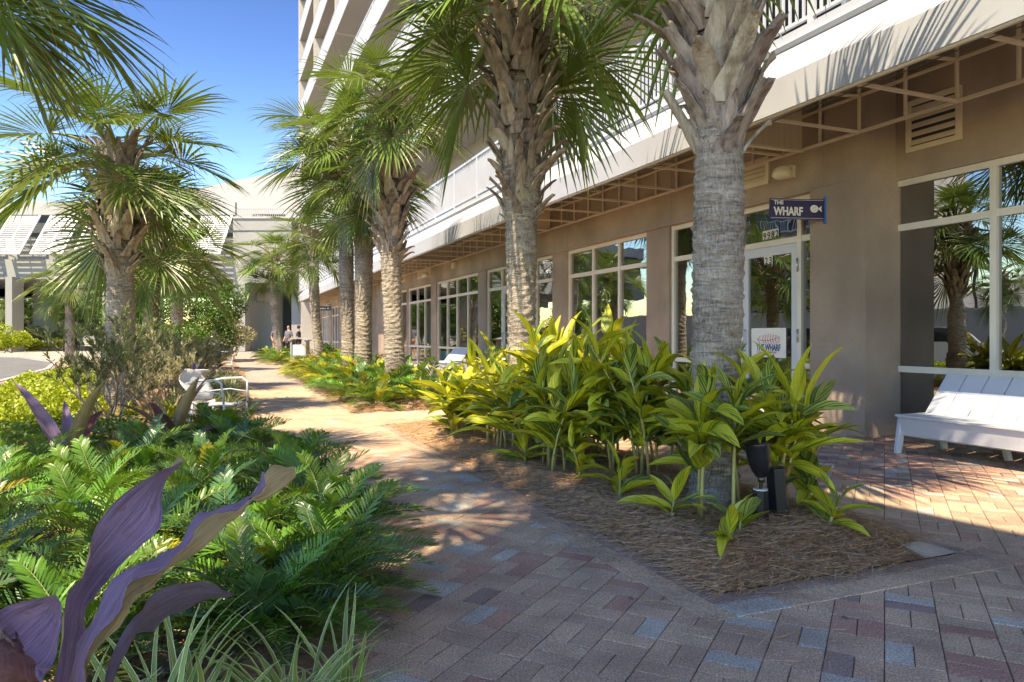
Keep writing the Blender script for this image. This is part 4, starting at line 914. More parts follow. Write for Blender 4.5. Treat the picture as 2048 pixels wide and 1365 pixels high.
def car(x, y, rz, body, label):
    t = thing('parked_car', label, 'car', (x, y, -.12), rz)
    prof = [(-2.3, .35), (-2.35, .8), (-2.2, 1.02), (-1.9, 1.1), (-1.35, 1.62), (.35, 1.68), (1.05, 1.15), (2.1, 1.0), (2.35, .75), (2.35, .35)]
    g = MB(); n = len(prof); vs = []
    for yy, k in ((-.9, 1), (-.93, 0), (.93, 0), (.9, 1)):
        for (a, z) in prof: vs.append((a * (.985 if k else 1), yy * (.86 if z > 1.2 else 1), z))
    fs = [tuple(range(n))[::1], tuple(range(3 * n, 4 * n))[::-1]]
    for j in range(3): fs += [(j * n + i, (j + 1) * n + i, (j + 1) * n + (i + 1) % n, j * n + (i + 1) % n) for i in range(n)]
    g.add(vs, fs); g.build('body', M[body], t, world=False, smooth=False)
    for s in (-1, 1):
        g = MB(); y0 = s * .83; y1 = s * .925; g.add([(-1.75, y1, 1.12), (.85, y1, 1.15), (.3, s * .81, 1.6), (-1.3, s * .81, 1.56)], [(0, 1, 2, 3)]); g.build('side_window', M['carglass'], t, world=False)
    for a in (-1.45, 1.4):
        for s in (-1, 1):
            g = MB(); g.lathe([(.1, 0), (.34, .0), (.34, .2), (.1, .2)], 18, (a, s * .85 - (.2 if s > 0 else -.2) * 0, .34), Matrix.Rotation(R(90), 4, 'X')); g.build('wheel', M['rubber'], t, world=False)
    for s in (-1, 1): g = MB(); g.box(-2.38, -2.3, s * .75 - .12, s * .75 + .12, .8, .98); g.build('tail_lamp', M['redb'], t, world=False)
car(-17.5, 19.5, R(80), 'card', 'dark blue parked car across the road, mirrored in the window'); car(-15, 14.0, R(80), 'carw', 'white parked car across the road, mirrored beside the door')
t = thing('shade_canopy', 'unseen flat canopy on round columns added behind the camera to shade the foreground', 'canopy', (-3, -6, 0))  # added out of view; its outline is shaped to cast the foreground shadow
CZ = 11.6; off = CZ / math.tan(math.atan(math.tan(R(SUN_E)))) ; Cx, Cy = 1.4 - SUN_H.x * off, 6.91 - SUN_H.y * off
p0 = (Cx, Cy); p1 = (Cx + .486 * 8, Cy - .874 * 8); p2 = (p1[0] - .52 * 5, p1[1] - .854 * 5); p3 = (Cx - .52 * 6.5, Cy - .854 * 6.5)
g = MB(); q = [p0, p3, p2, p1]; g.hexa([(x, y, CZ - .001) for x, y in q] + [(x, y, CZ + .5) for x, y in q]); g.build('roof', M['slab'], t)
for (x, y) in ((-3.6, -2.0), (-1.3, -5.6)): g = MB(); g.tube([(x, y, -.1), (x, y, CZ)], .3, 16); g.build('column', M['slab'], t, smooth=True)
# ---------------------------------------------------------------- palm parts
rnd = random.Random(11)
def frond_mesh(elev, seed, Lp=.75, Rb=.85, N=46, old=False):
    r = random.Random(seed); V = []; Fc = []; MI = []
    # petiole
    pts = []; p = Vector((0, 0, 0)); n = 7; e = elev
    for i in range(n + 1):
        pts.append(p.copy()); p = p + Vector((math.cos(R(e)), 0, math.sin(R(e)))) * (Lp / n); e -= (7 if elev > 0 else 4) * (.6 + i * .12)
    q = MB(); q.tube(pts, [.03 - .018 * i / n for i in range(n + 1)], 6, cap=False)
    V += [tuple(v) for v in q.v]; Fc += q.f; MI += [1] * len(q.f)
    H = pts[-1]; T = (pts[-1] - pts[-2]).normalized(); S = Vector((0, 1, 0)); U = T.cross(S) * -1
    if U.z < 0 and abs(elev) < 80: U = -U
    amax = R(152); da = 2 * amax / (N - 1)
    for i in range(N):
        a = -amax + i * da + r.uniform(-.3, .3) * da
        ca = math.cos(a)
        o = H + T * (.16 * max(0, ca)) - Vector((0, 0, 1)) * .03 * max(0, ca)
        curl = .28 * abs(math.sin(a)) + .08
        d = (T * ca + S * math.sin(a) + U * (curl - .22 * max(0, ca))).normalized()
        L = Rb * (.74 + .26 * max(0, ca)) * r.uniform(.88, 1.08) * (1 if abs(a) < 2.2 else .8)
        side = d.cross(U).normalized(); nn = side.cross(d).normalized()
        g_ = r.uniform(.14, .44) * L; kink = r.random() < .22; st = 6; base = len(V); twist = r.uniform(-.5, .5)
        pp = o.copy(); dd = d.copy(); seg = L / st
        for k in range(st + 1):
            t = k / st
            w = (.5 * da * t * L * 1.06 if t < .38 else .5 * da * .38 * L * 1.06 * (1 - (t - .38) / .62) ** .8) + .0012
            ridge = w * .55
            s2 = (side * math.cos(twist * t) + nn * math.sin(twist * t))
            V.append(tuple(pp + s2 * w)); V.append(tuple(pp - nn * ridge)); V.append(tuple(pp - s2 * w))
            sag = (.10 + 1.5 * (t ** 1.7)) * g_ / L * 1.0
            if kink and t > .55: sag *= 2.6
            dd = (dd + Vector((0, 0, -1)) * sag * .42).normalized(); pp = pp + dd * seg
        for k in range(st):
            b = base + k * 3; Fc.append((b, b + 3, b + 4, b + 1)); Fc.append((b + 1, b + 4, b + 5, b + 2)); MI += [0, 0]
    # loose fibres between the leaflets
    for i in range(16):
        a = r.uniform(-2.4, 2.4); d = (T * math.cos(a) + S * math.sin(a) + U * .2).normalized(); p = H + d * Rb * r.uniform(.25, .45); base = len(V)
        w_ = r.uniform(.9, 1.2)
        for k in range(6):
            V.append(tuple(p)); V.append(tuple(p + Vector((.0016, .0016, .0016)))); d = (d + Vector((r.uniform(-.35, .35), r.uniform(-.35, .35), -.30))).normalized(); p = p + d * .075
        for k in range(5): b = base + k * 2; Fc.append((b, b + 1, b + 3, b + 2)); MI.append(2)
    g = MB(); g.v = V; g.f = Fc; g.mi = MI
    return g.mesh('frond', [M['frondo'] if old else M['frond'], M['petiole'], M['thread']])
FR = {}
for cls, els in (('up', (78, 62)), ('mid', (44, 28)), ('low', (8, -10)), ('hang', (-32, -52))):
    FR[cls] = [frond_mesh(e, 100 + e + 300 * j, Lp=.62 + .16 * j, Rb=.80 + .08 * j) for e in els for j in (0, 1)]
FR['old'] = [frond_mesh(-62, 900, .6, .7, 34, True)]
def boot_mesh(seed):
    r = random.Random(seed); g = MB(); n = 7; L = r.uniform(.26, .46); side = r.choice((-1, 1)) * r.uniform(.7, 1.3); out = r.uniform(.08, .26); curl = r.uniform(-.05, .12)
    w0 = r.uniform(.045, .085); cs = 5; vs = []
    for i in range(n + 1):
        t = i / n; x = -.03 + out * t ** 1.4 + .02; z = L * t - curl * t ** 3; y = side * L * .42 * t * (1 - .2 * t)
        w = (w0 * (1 - t) ** .8 + .026) * (1 + .12 * math.sin(9 * t + seed)); th = .026 * (1 - .45 * t)
        tw = side * .5 * t
        for k in range(cs):
            u_ = -1 + 2 * k / (cs - 1); vs.append((x - .014 * (1 - u_ * u_) * -1 + tw * u_ * w * .6, y + u_ * w, z + r.uniform(-.006, .006) + (r.uniform(-.035, .02) if i == n else 0)))
        for k in range(cs):
            u_ = 1 - 2 * k / (cs - 1); vs.append((x - th + tw * u_ * w * .6, y + u_ * w * .92, z))
    m = cs * 2; fs = [(i * m + k, i * m + (k + 1) % m, (i + 1) * m + (k + 1) % m, (i + 1) * m + k) for i in range(n) for k in range(m)]
    fs += [tuple(n * m + k for k in range(m)), tuple(range(m))[::-1]]
    g.add(vs, fs); me = g.mesh('leaf_base', M['boot'], smooth=False); return me
BT = [boot_mesh(s) for s in range(12)]
def trunk_mesh(H, r0, r1, lean, seed, nr=None, zb=None):
    r = random.Random(seed); nr = nr or max(20, int(H / .016)); ns = 40; vs = []; rz = [0]
    while rz[-1] < H + .2: rz.append(rz[-1] + r.uniform(.028, .075))
    import bisect
    amp = [r.uniform(.004, .013) for _ in rz]; nrm = [[r.uniform(-.02, .02) for _ in range(8)] for _ in rz]
    ph = [r.uniform(0, 6) for _ in range(6)]
    for i in range(nr + 1):
        t = i / nr; z = H * t; rad = r0 + (r1 - r0) * t + .05 * math.exp(-z / .15) + .012 * math.sin(z * 2.1 + ph[0])
        ring = .0025 * math.sin(z * 58 + 4 * math.sin(z * 7)) + r.uniform(-.004, .004)
        if zb is not None and z > zb: q = min(1, (z - zb) / .35); rad *= 1 + .22 * q; ring += r.uniform(-.012, .012)
        cx, cy = lean(t)
        for k in range(ns):
            a = 2 * math.pi * k / ns
            zz = z + .012 * math.sin(2 * a + ph[4]) + .006 * math.sin(5 * a + z * 3 + ph[5]); q_ = max(1, bisect.bisect(rz, max(0, zz))); q_ = min(q_, len(rz) - 1); u__ = (zz - rz[q_ - 1]) / (rz[q_] - rz[q_ - 1]); sc_ = amp[q_] * (max(0, u__) ** 2.2) * (.6 + .4 * math.sin(a * 3 + q_ * 2.1))
            rr = rad + ring * .6 + sc_ * 1.3 + .008 * math.sin(3 * a + ph[1] + z) + .004 * math.sin(7 * a + z * 14 + ph[2]) + .005 * math.sin(z * 60 + 5 * math.sin(a * 2 + z * 3) + ph[4]) + r.uniform(-.005, .005)
            vs.append((cx + rr * math.cos(a), cy + rr * math.sin(a), z + .012 * math.sin(2 * a + ph[3])))
    fs = [(i * ns + k, i * ns + (k + 1) % ns, (i + 1) * ns + (k + 1) % ns, (i + 1) * ns + k) for i in range(nr) for k in range(ns)]
    g = MB(); g.add(vs, fs); return g
def palm(x, y, zb, ztop, r0, r1, label, nf=30, leanv=(0, 0), seed=1, fs=1.0, boots=True, group='cabbage palms along the walk', hi=False, bs=1.0, z0=0.0, up=1.0, bden=1.0, lowf=1.0):
    """zb = where the old leaf bases begin, ztop = crown centre"""
    r = random.Random(seed); t = thing('palm_tree', label, 'palm tree', (x, y, z0), 0, group)
    H = ztop - z0
    lean = lambda q: (leanv[0] * (q + .6 * math.sin(math.pi * q)) * 1.0, leanv[1] * q)
    leanf = lambda z: lean(min(1, z / H))
    tm = trunk_mesh(H, r0, r1, lean, seed, zb=zb - z0 if boots else None); tm.build('trunk', M['trunk'], t, world=False, smooth=True)
    if boots:
        z = zb - z0; k = 0; Hb = H - z; nB = int(Hb / .019 * bden); 
        for i in range(min(nB, 230)):
            f = i / nB; zz = z + Hb * f * .98; a = i * 2.39996 + r.uniform(-.25, .25); cx, cy = leanf(zz)
            bulge = 1 + .30 * math.sin(math.pi * min(1, f * 1.1))
            rad = r1 * (.98 + .34 * min(1, f * 2.2)) * bulge
            s = bs * r.uniform(.75, 1.3) * (.75 + .35 * min(1, f * 3)); q = inst('leaf_base', r.choice(BT), t, (cx + rad * math.cos(a), cy + rad * math.sin(a), zz - .08), (0, 0, a), s)
            q.rotation_euler = (r.uniform(-.12, .12), r.uniform(-.05, .22), a)
        if hi: pass
    cx, cy = lean(1)
    for i in range(nf):
        f = (i + .5) / nf; a = i * 2.39996 + r.uniform(-.35, .35)
        cls = 'up' if f < .16 * up else 'mid' if f < .42 else 'low' if f < .74 else 'hang'
        if cls == 'hang' and r.random() > lowf: continue
        s = fs * r.uniform(.85, 1.12) * (.85 if cls == 'up' else 1)
        q = inst('frond', r.choice(FR[cls]), t, (cx + .07 * math.cos(a), cy + .07 * math.sin(a), H - .12 - .35 * f), (r.uniform(-.25, .25), r.uniform(-.12, .12), a), s)
    return t
def fp(x, D): 
    k = (x - 1024) / 1443; Y = D / (DY * k - DX); return k * Y, Y
X5, Y5 = fp(1427, 3.12)
palm(X5, Y5, 2.45, 5.7, .155, .143, 'nearest palm with a thick grey trunk standing in the ginger bed before the shop door', 34, seed=5, bs=1.05, fs=1.3, lowf=.6, leanv=(.03, 0), bden=1.2)
X6, Y6 = fp(1045, 3.1)
palm(X6, Y6, 2.45, 5.15, .165, .145, 'palm with a tall shaggy boot-covered trunk behind the ginger plants', 38, seed=66, leanv=(-.02, 0), fs=1.25, lowf=.3, bs=.85, bden=.95)
X7, Y7 = fp(793, 3.3)
palm(X7, Y7, 2.7, 5.95, .19, .175, 'rightmost of the three palms rising from the middle fern bed', 28, seed=17, leanv=(-.10, .05), fs=1.15, lowf=.4)
X8, Y8 = fp(727, 3.1)
palm(X8, Y8, 3.2, 4.9, .19, .18, 'middle one of the three palms rising from the fern bed', 24, seed=18, fs=1.15, lowf=.5)
X9, Y9 = fp(700, 3.0)
palm(X9, Y9, 3.6, 6.0, .16, .15, 'leftmost and slimmest of the three palms rising from the fern bed', 28, seed=19, leanv=(-.08, 0), fs=1.4, lowf=.5)
X10, Y10 = fp(645, 3.1)
palm(X10, Y10, 3.6, 4.35, .15, .13, 'thin palm with a small crown and red brown boots beside the blue pot', 20, seed=20, leanv=(-.22, 0), fs=1.0, lowf=.4)
X11, Y11 = fp(566, 2.9)
palm(X11, Y11, 4.6, 4.85, .19, .15, 'leaning palm with a jagged trunk in the far bed near the three people', 28, seed=21, leanv=(-.35, 0), fs=1.25, lowf=.6)
palm(gx(240, 10.6), 10.6, 2.1, 4.0, .19, .175, 'large left palm with criss-crossed boots over the shrubs', 36, seed=31, fs=1.22, bs=.85, lowf=.12, group='palms in the left bed')
palm(gx(302, 15.5), 15.5, 2.45, 3.5, .165, .155, 'slimmer palm just right of the large left palm', 26, seed=32, fs=1.25, lowf=.5, group='palms in the left bed')
palm(gx(354, 24), 24, 2.7, 3.9, .19, .16, 'short palm with a spiky trunk in front of the bright green bush', 24, seed=33, fs=1.15, lowf=.5, group='palms in the left bed')
palm(-4.55, 5.3, 3.0, 4.75, .18, .17, 'palm just outside the left edge whose dark fronds hang over the road', 27, seed=48, fs=1.2, group='palms in the left bed', boots=True, bden=.3)
palm(-2.8, 1.9, 7.2, 8.5, .18, .16, 'tall palm left of the camera whose crown dapples the path', 18, seed=91, fs=1.3, group='palms in the left bed', bden=.4)
for i, (x, y, h) in enumerate(((-21, 18, 3.6), (-24, 26, 4.6), (-19, 31, 3.8), (-28, 14, 4.2))):
    palm(x, y, h - 1.2, h, .18, .16, 'palm across the road, mirrored in the shop glass, %s of four' % ['first', 'second', 'third', 'last'][i], 22, seed=60 + i, fs=1.2, bden=.3, group='palms across the road')
for i, (x, Y, h) in enumerate(((60, 78, 2.9), (150, 80, 3.9), (125, 84, 2.6), (195, 82, 3.1), (0, 84, 4.2), (222, 80, 2.8))):
    palm(gx(x, Y), Y, h - 1.0, h, .2, .18, ['small sunlit palm seen between the garage columns', 'taller sunlit palm seen through the garage opening', 'shorter palm behind the sunlit pair under the garage', 'small palm beside the large trunk under the garage', 'palm at the left frame edge beyond the garage column', 'palm farthest right beyond the garage opening'][i], 16, seed=80 + i, fs=1.5, bden=.15, group='palms beyond the garage')
# ---------------------------------------------------------------- variegated ginger
def blade(L, Wd, droop, fold, seed, n=11, cup=.0, twist=0.0, e0=0):
    """a lanceolate leaf from the origin along +X, arching down; UVs follow the blade"""
    r = random.Random(seed); V = []; UV = []; F_ = []; p = Vector((0, 0, 0)); e = e0; wav = r.uniform(.3, 1.0)
    for i in range(n + 1):
        t = i / n; w = Wd * (math.sin(math.pi * min(1, t ** .75)) ** .85 + .04) * (1 if t < .97 else .2)
        T = Vector((math.cos(e), 0, math.sin(e))); U = Vector((-math.sin(e), 0, math.cos(e))); S = Vector((0, 1, 0)); a = twist * t
        S2 = S * math.cos(a) + U * math.sin(a); U2 = U * math.cos(a) - S * math.sin(a)
        for j in range(5):
            v = -1 + j * .5; h = abs(v) * fold * w + .06 * w * wav * math.sin(t * 14 + j * 1.7 + seed) * abs(v)
            V.append(tuple(p + S2 * (v * w * math.cos(fold * .6)) + U2 * h)); UV.append((t, .5 + v / 2))
        p = p + T * (L / n); e -= droop / n * (.5 + t)
    for i in range(n):
        for j in range(4): a = i * 5 + j; F_.append((a, a + 5, a + 6, a + 1))
    g = MB(); g.v = V; g.f = F_; g.mi = [0] * len(F_); return g, UV
def leafset(name, mats, specs):
    out = []
    for i, (L, w, d, f, tw) in enumerate(specs):
        g, uv = blade(L, w, d, f, i * 7 + 3, twist=tw); out.append(g.mesh(name, mats[i % len(mats)], smooth=True, uvs=uv))
    return out
GL = leafset('leaf', [M['ginger'], M['ginger'], M['gingerd']], [(.42, 0.0550, .9, .3, .2), (.48, 0.0585, .7, .4, -.3), (.38, 0.0516, 1.3, .25, .4), (.46, 0.0499, .4, .5, 0), (.36, 0.0533, 1.6, .2, -.5), (.44, 0.0585, 1.1, .3, .5), (.30, 0.0482, .8, .25, 0), (.5, 0.0550, 1.25, .35, .2), (.40, 0.0602, .7, .15, -.2)])
def ginger(s, D, stems, h, label, seed, spread=.10, lean=.25, sc=1.0, group='variegated ginger plants in the near bed', dirb=None, q0=.30):
    r = random.Random(seed); b = BEDS[0]; x0, y0 = F(s, D); zb = hump(s, D, b) - .01
    t = thing('ginger_plant', label, 'ginger plant', (x0, y0, zb), 0, group)
    for k in range(stems):
        a = r.uniform(0, 6.28) if dirb is None else dirb + r.uniform(-1.0, 1.0); hh = h * r.uniform(.78, 1.08); ln = lean * r.uniform(.3, 1.2) * hh
        ox, oy = r.uniform(-spread, spread), r.uniform(-spread, spread); pts = []
        for i in range(7):
            q = i / 6; pts.append(Vector((ox + math.cos(a) * ln * q ** 1.8, oy + math.sin(a) * ln * q ** 1.8, hh * q * .9)))
        g = MB(); g.tube(pts, [.0135 - .007 * i / 6 for i in range(7)], 7); g.build('stem', M['stem'], t, world=False, smooth=True)
        nl = int(9 + hh * 7); az = r.uniform(0, 3.14)
        for i in range(nl):
            q = q0 + (1 - q0) * i / (nl - 1) if hh > .45 else .1 + .9 * i / max(1, nl - 1); j = q * 6; i0 = min(5, int(j)); p = pts[i0].lerp(pts[i0 + 1], j - i0)
            aa = az + (math.pi if i % 2 else 0) + r.uniform(-.55, .55); el = r.uniform(.25, .85) + .55 * (q > .85) + (.3 if i == nl - 1 else 0)
            s_ = sc * r.uniform(.85, 1.25) * (.8 + .25 * math.sin(math.pi * q))
            inst('leaf', r.choice(GL), t, p, (r.uniform(-.5, .5), -el, aa), s_)
    return t
def gs(x, y): # image foot point -> facade coordinates
    Y = 1731.6 / (y - 672); X = (x - 1024) / 1443 * Y; return DX * X + DY * Y, DY * X - DX * Y
s, D = gs(1409, 1070); ginger(s, D, 2, .78, 'ginger plant with two stout stems and drooping yellow leaves left of the black floodlight', 1, .04, .12, q0=.42)
s, D = gs(1470, 1082); ginger(s, D, 1, .74, 'single stemmed ginger plant with a broad folded leaf touching the floodlight', 2, .01, .05, q0=.6)
s, D = gs(1566, 1060); ginger(s, D, 3, .76, 'ginger plant with brown speckled stems behind the black posts', 3, .05, .28, dirb=.2, q0=.5)
s, D = gs(1625, 1040); ginger(s, D, 1, .5, 'short ginger plant at the right corner of the bed', 4, .03, .3)
s, D = gs(1500, 1040); ginger(s, D, 3, .86, 'tall upright ginger plant between the palm trunk and the door', 5, .08, .18)
low = [(1660, 1088, .14, 'low two leaved ginger shoot on the straw at the bed corner'), (1345, 1070, .12, 'curled ginger shoot on the straw left of the stout stems'), (1478, 1096, .10, 'small furled ginger shoot before the short black post'),
       (1450, 1118, .08, 'tiny bright ginger shoot nearest the front of the bed'), (1240, 1020, .24, 'pale young ginger plant with a torn leaf'), (1160, 985, .24, 'young ginger shoot in the open straw'), (1050, 945, .18, 'small ginger shoot near the paver edge'), (905, 890, .24, 'ginger shoot at the left tip of the bed')]
for i, (x, y, h, lb) in enumerate(low):
    s, D = gs(x, y); ginger(s, D, 1, h, lb, 20 + i, .0, .3, .5 + h * .9)
r = random.Random(5); k = 0
ORD = ['first', 'second', 'third', 'fourth', 'fifth', 'sixth', 'seventh', 'eighth', 'ninth', 'tenth', 'eleventh', 'twelfth', 'thirteenth', 'fourteenth', 'fifteenth', 'sixteenth', 'seventeenth']
GLAB = ['variegated ginger plant in the dense stand between the two near palm trunks']
cnt = {}
for s in np.arange(3.85, 8.3, .40):
    for D in (2.66, 3.02, 3.36):
        if s < 4.4 and D < 3.3 and (s < 4.1 or D > 2.9): continue
        if abs(s - 4.0) < .25 and abs(D - 3.12) < .25: continue
        if D < 2.8 and s < 4.9: continue
        if abs(s - 7.2) < .25 and abs(D - 3.1) < .2: continue
        hh = r.uniform(.80, 1.08) if s < 5.6 else r.uniform(.9, 1.2) if s < 7.4 else r.uniform(.7, .95)
        if D < 2.8: hh *= .78
        ginger(s + r.uniform(-.12, .12), D + r.uniform(-.1, .1), 3, hh, 'variegated ginger plant in the %s row of the stand, %s from its near end' % ({2.66: 'path side', 3.02: 'middle', 3.36: 'shop side'}[D], ORD[cnt.setdefault(D, 0)]), 200 + k, .13, .30); k += 1; cnt[D] += 1
# ---------------------------------------------------------------- coontie / fern fronds
def pinnate(L, e0, droop, nl, ll, lw, seed, m, vlift=.5, name='frond'):
    r = random.Random(seed); V = []; F_ = []; MI = []; p = Vector((0, 0, 0)); e = R(e0); n = nl; pts = []; fr = []
    for i in range(n + 1):
        t = i / n; T = Vector((math.cos(e), 0, math.sin(e))); U = Vector((-math.sin(e), 0, math.cos(e))); pts.append(p.copy()); fr.append((T, U)); p = p + T * (L / n); e -= R(droop) / n * (.4 + 1.2 * t)
    sub = pts[::3] + ([pts[-1]] if (n % 3) else []); q = MB(); q.tube(sub, [.0045 - .003 * i / (len(sub) - 1) for i in range(len(sub))], 4, cap=False); V += [tuple(v) for v in q.v]; F_ += q.f; MI += [1] * len(q.f)
    for i in range(int(n * .22), n + 1):
        t = i / n; T, U = fr[i]; 
        for sd in (-1, 1):
            l = ll * (math.sin(math.pi * (.22 + .70 * t)) ** .6) * r.uniform(.85, 1.1); w = lw * r.uniform(.85, 1.1); ang = R(62 - 30 * t) + r.uniform(-.1, .1)
            d = (T * math.cos(ang) + Vector((0, sd, 0)) * math.sin(ang) + U * (vlift + r.uniform(-.12, .12))).normalized(); wn = d.cross(U).normalized(); tw = r.uniform(-.5, .5); wn = (wn * math.cos(tw) + U * math.sin(tw)); b = len(V); o = pts[i]
            for k, (tt, ww) in enumerate(((0, .25), (.35, 1), (.75, .9), (1, .12))):
                c = o + d * l * tt - Vector((0, 0, 1)) * l * .22 * tt * tt; V.append(tuple(c + wn * w * ww / 2)); V.append(tuple(c - wn * w * ww / 2))
            for k in range(3): F_.append((b + 2 * k, b + 2 * k + 2, b + 2 * k + 3, b + 2 * k + 1)); MI.append(0)
    g = MB(); g.v = V; g.f = F_; g.mi = MI; return g.mesh(name, [m, M['petiole']])
FN = {}
for key, mm in (('g', 'fern'), ('b', 'fernb'), ('y', 'ferny'), ('d', 'boot')):
    FN[key] = {'up': [pinnate(.62, 72, 60, 30, .135, .0135, 1, M[mm]), pinnate(.55, 60, 75, 27, .14, .0145, 2, M[mm], .75)],
               'mid': [pinnate(.68, 42, 60, 31, .135, .0135, 3, M[mm]), pinnate(.6, 30, 50, 28, .135, .0145, 4, M[mm], .8)],
               'low': [pinnate(.66, 12, 35, 23, .14, .017, 5, M[mm])]}
def fern(x, y, z, n, sc, label, seed, key='g', group=None, ykey=.0):
    r = random.Random(seed); t = thing('fern_plant', label, 'fern', (x, y, z), 0, group)
    for i in range(n):
        f = (i + .5) / n; cls = 'up' if f < .38 else 'mid' if f < .8 else 'low'; a = i * 2.39996 + r.uniform(-.4, .4); kk = 'y' if r.random() < ykey else 'd' if (cls == 'low' and r.random() < .25) else key
        if key == 'g' and r.random() < .3 and kk == 'g': kk = 'b'
        inst('frond', r.choice(FN[kk][cls]), t, (r.uniform(-.06, .06), r.uniform(-.06, .06), 0), (r.uniform(-.3, .3), r.uniform(-.15, .15), a), sc * r.uniform(.8, 1.12))
    return t
LF = [(-.88, 3.35), (-.84, 2.95), (-1.0, 3.85), (-.98, 2.75), (-1.1, 3.1), (-1.65, 2.85), (-1.35, 3.6), (-1.8, 3.4), (-2.2, 2.95), (-1.75, 4.2), (-2.3, 4.0), (-2.75, 3.6), (-2.1, 4.9), (-2.7, 4.7), (-2.35, 5.6), (-2.9, 5.5), (-1.15, 4.3), (-1.45, 5.0), (-1.75, 5.7), (-3.1, 6.3), (-2.45, 6.5), (-2.05, 2.3), (-1.5, 2.45), (-2.5, 2.4), (-2.62, 7.0), (-3.3, 7.9), (-2.95, 7.6), (-3.3, 4.5), (-3.5, 5.3)]
LBF = {1: 'coontie fern spilling lowest over the pavers at the bed edge', 16: 'coontie fern arching over the path opposite the ginger bed', 19: 'coontie fern by the white chair legs', 23: 'coontie fern at the left frame edge behind the purple leaves'}
bands = {}
for q in sorted(LF, key=lambda p: -p[0]):
    b_ = 0 if q[1] < 2.8 else 1 if q[1] < 3.5 else 2 if q[1] < 4.4 else 3 if q[1] < 5.4 else 4
    bands.setdefault(b_, []).append(q)
BN = ['front', 'second', 'third', 'fourth', 'back']
for i, (x, y) in enumerate(LF):
    b_ = 0 if y < 2.8 else 1 if y < 3.5 else 2 if y < 4.4 else 3 if y < 5.4 else 4
    fern(x, y, .05, 44, .76 if y < 3.2 else .86, LBF.get(i, 'glossy coontie fern in the %s row of the left bed, %s from the path' % (BN[b_], ORD[bands[b_].index((x, y))])), 300 + i, 'g', 'coontie ferns in the left foreground bed', .05)
k = 0; r = random.Random(9); cnt = {}
for s in np.arange(11.9, 23.5, .72):
    for D in (2.55, 3.0, 3.5):
        if abs(D - 3.0) < .1 and s < 12.3: continue
        yy = .85 if s > 17.5 and r.random() < .8 else .22; x, y = F(s + r.uniform(-.2, .2), D + r.uniform(-.12, .12))
        fern(x, y, .05, 32, 1.4 * r.uniform(.85, 1.1) * (.8 if D < 2.7 else 1), '%s fern in the %s row of the middle bed, %s from the near end' % ('yellow green' if yy < .5 else 'golden yellow', {2.55: 'path', 3.0: 'centre', 3.5: 'shop'}[D], ORD[cnt.setdefault(D, 0)]), 400 + k, 'g', 'ferns in the middle bed', yy); k += 1; cnt[D] += 1
for j_, s in enumerate(np.arange(31.3, 40, 1.0)):
    for D in (2.5, 3.3):
        x, y = F(s, D); fern(x, y, .05, 20, 1.25, 'green fern in the %s row of the far bed, %s from its near end' % ('path' if D < 3 else 'shop', ORD[j_]), 600 + k, 'g', 'ferns in the far bed', .25); k += 1
# ---------------------------------------------------------------- strap leaved clumps
def strap_set(name, m, specs):
    out = []
    for i, (L, w, e, d) in enumerate(specs):
        r = random.Random(i + 50); V = []; UV = []; F_ = []; p = Vector((0, 0, 0)); ee = R(e); n = 9
        for k in range(n + 1):
            t = k / n; ww = w * (1 - t ** 2.2) + .0006; T = Vector((math.cos(ee), 0, math.sin(ee))); U = Vector((-math.sin(ee), 0, math.cos(ee)))
            for j, v in enumerate((-1, 0, 1)): V.append(tuple(p + Vector((0, v * ww, 0)) + U * (abs(v) * ww * .45))); UV.append((t, .5 + v / 2))
            p = p + T * (L / n); ee -= R(d) / n * (.25 + 1.5 * t)
        for k in range(n):
            for j in range(2): a = k * 3 + j; F_.append((a, a + 3, a + 4, a + 1))
        g = MB(); g.v = V; g.f = F_; g.mi = [0] * len(F_); out.append((g, UV))
    return [g.mesh(name, m, smooth=True, uvs=uv) for g, uv in out], out
FX, _ = strap_set('leaf', M['flax'], [(.56, .013, 70, 70), (.50, .014, 62, 90), (.58, .012, 78, 60), (.42, .013, 48, 80), (.40, .012, 35, 65), (.48, .013, 62, 120), (.36, .011, 25, 55)])
def flax(x, y, n, sc, label, seed):
    r = random.Random(seed); t = thing('flax_lily', label, 'flax lily', (x, y, .05), 0, 'striped flax lilies at the front of the left bed')
    for i in range(n): a = r.uniform(0, 6.28); inst('leaf', r.choice(FX), t, (r.uniform(-.05, .05), r.uniform(-.05, .05), 0), (r.uniform(-.3, .3), r.uniform(-.1, .1), a), sc * r.uniform(.8, 1.2))
for i, (x, y, n, sc, lb) in enumerate(((-.62, 2.0, 60, .72, 'rightmost striped flax lily under the fern fronds'), (-.93, 1.95, 60, .78, 'striped flax lily in the middle of the front row'), (-.78, 1.7, 56, .78, 'striped flax lily cut by the bottom edge'), (-1.02, 1.62, 40, .85, 'striped flax lily with two tall upright blades beside the purple leaves'), (-.5, 2.2, 26, .65, 'small striped flax lily nearest the pavers'), (-1.2, 1.75, 22, .75, 'striped flax lily behind the folded purple leaf'))):
    flax(x, y, n, sc, lb, 700 + i)
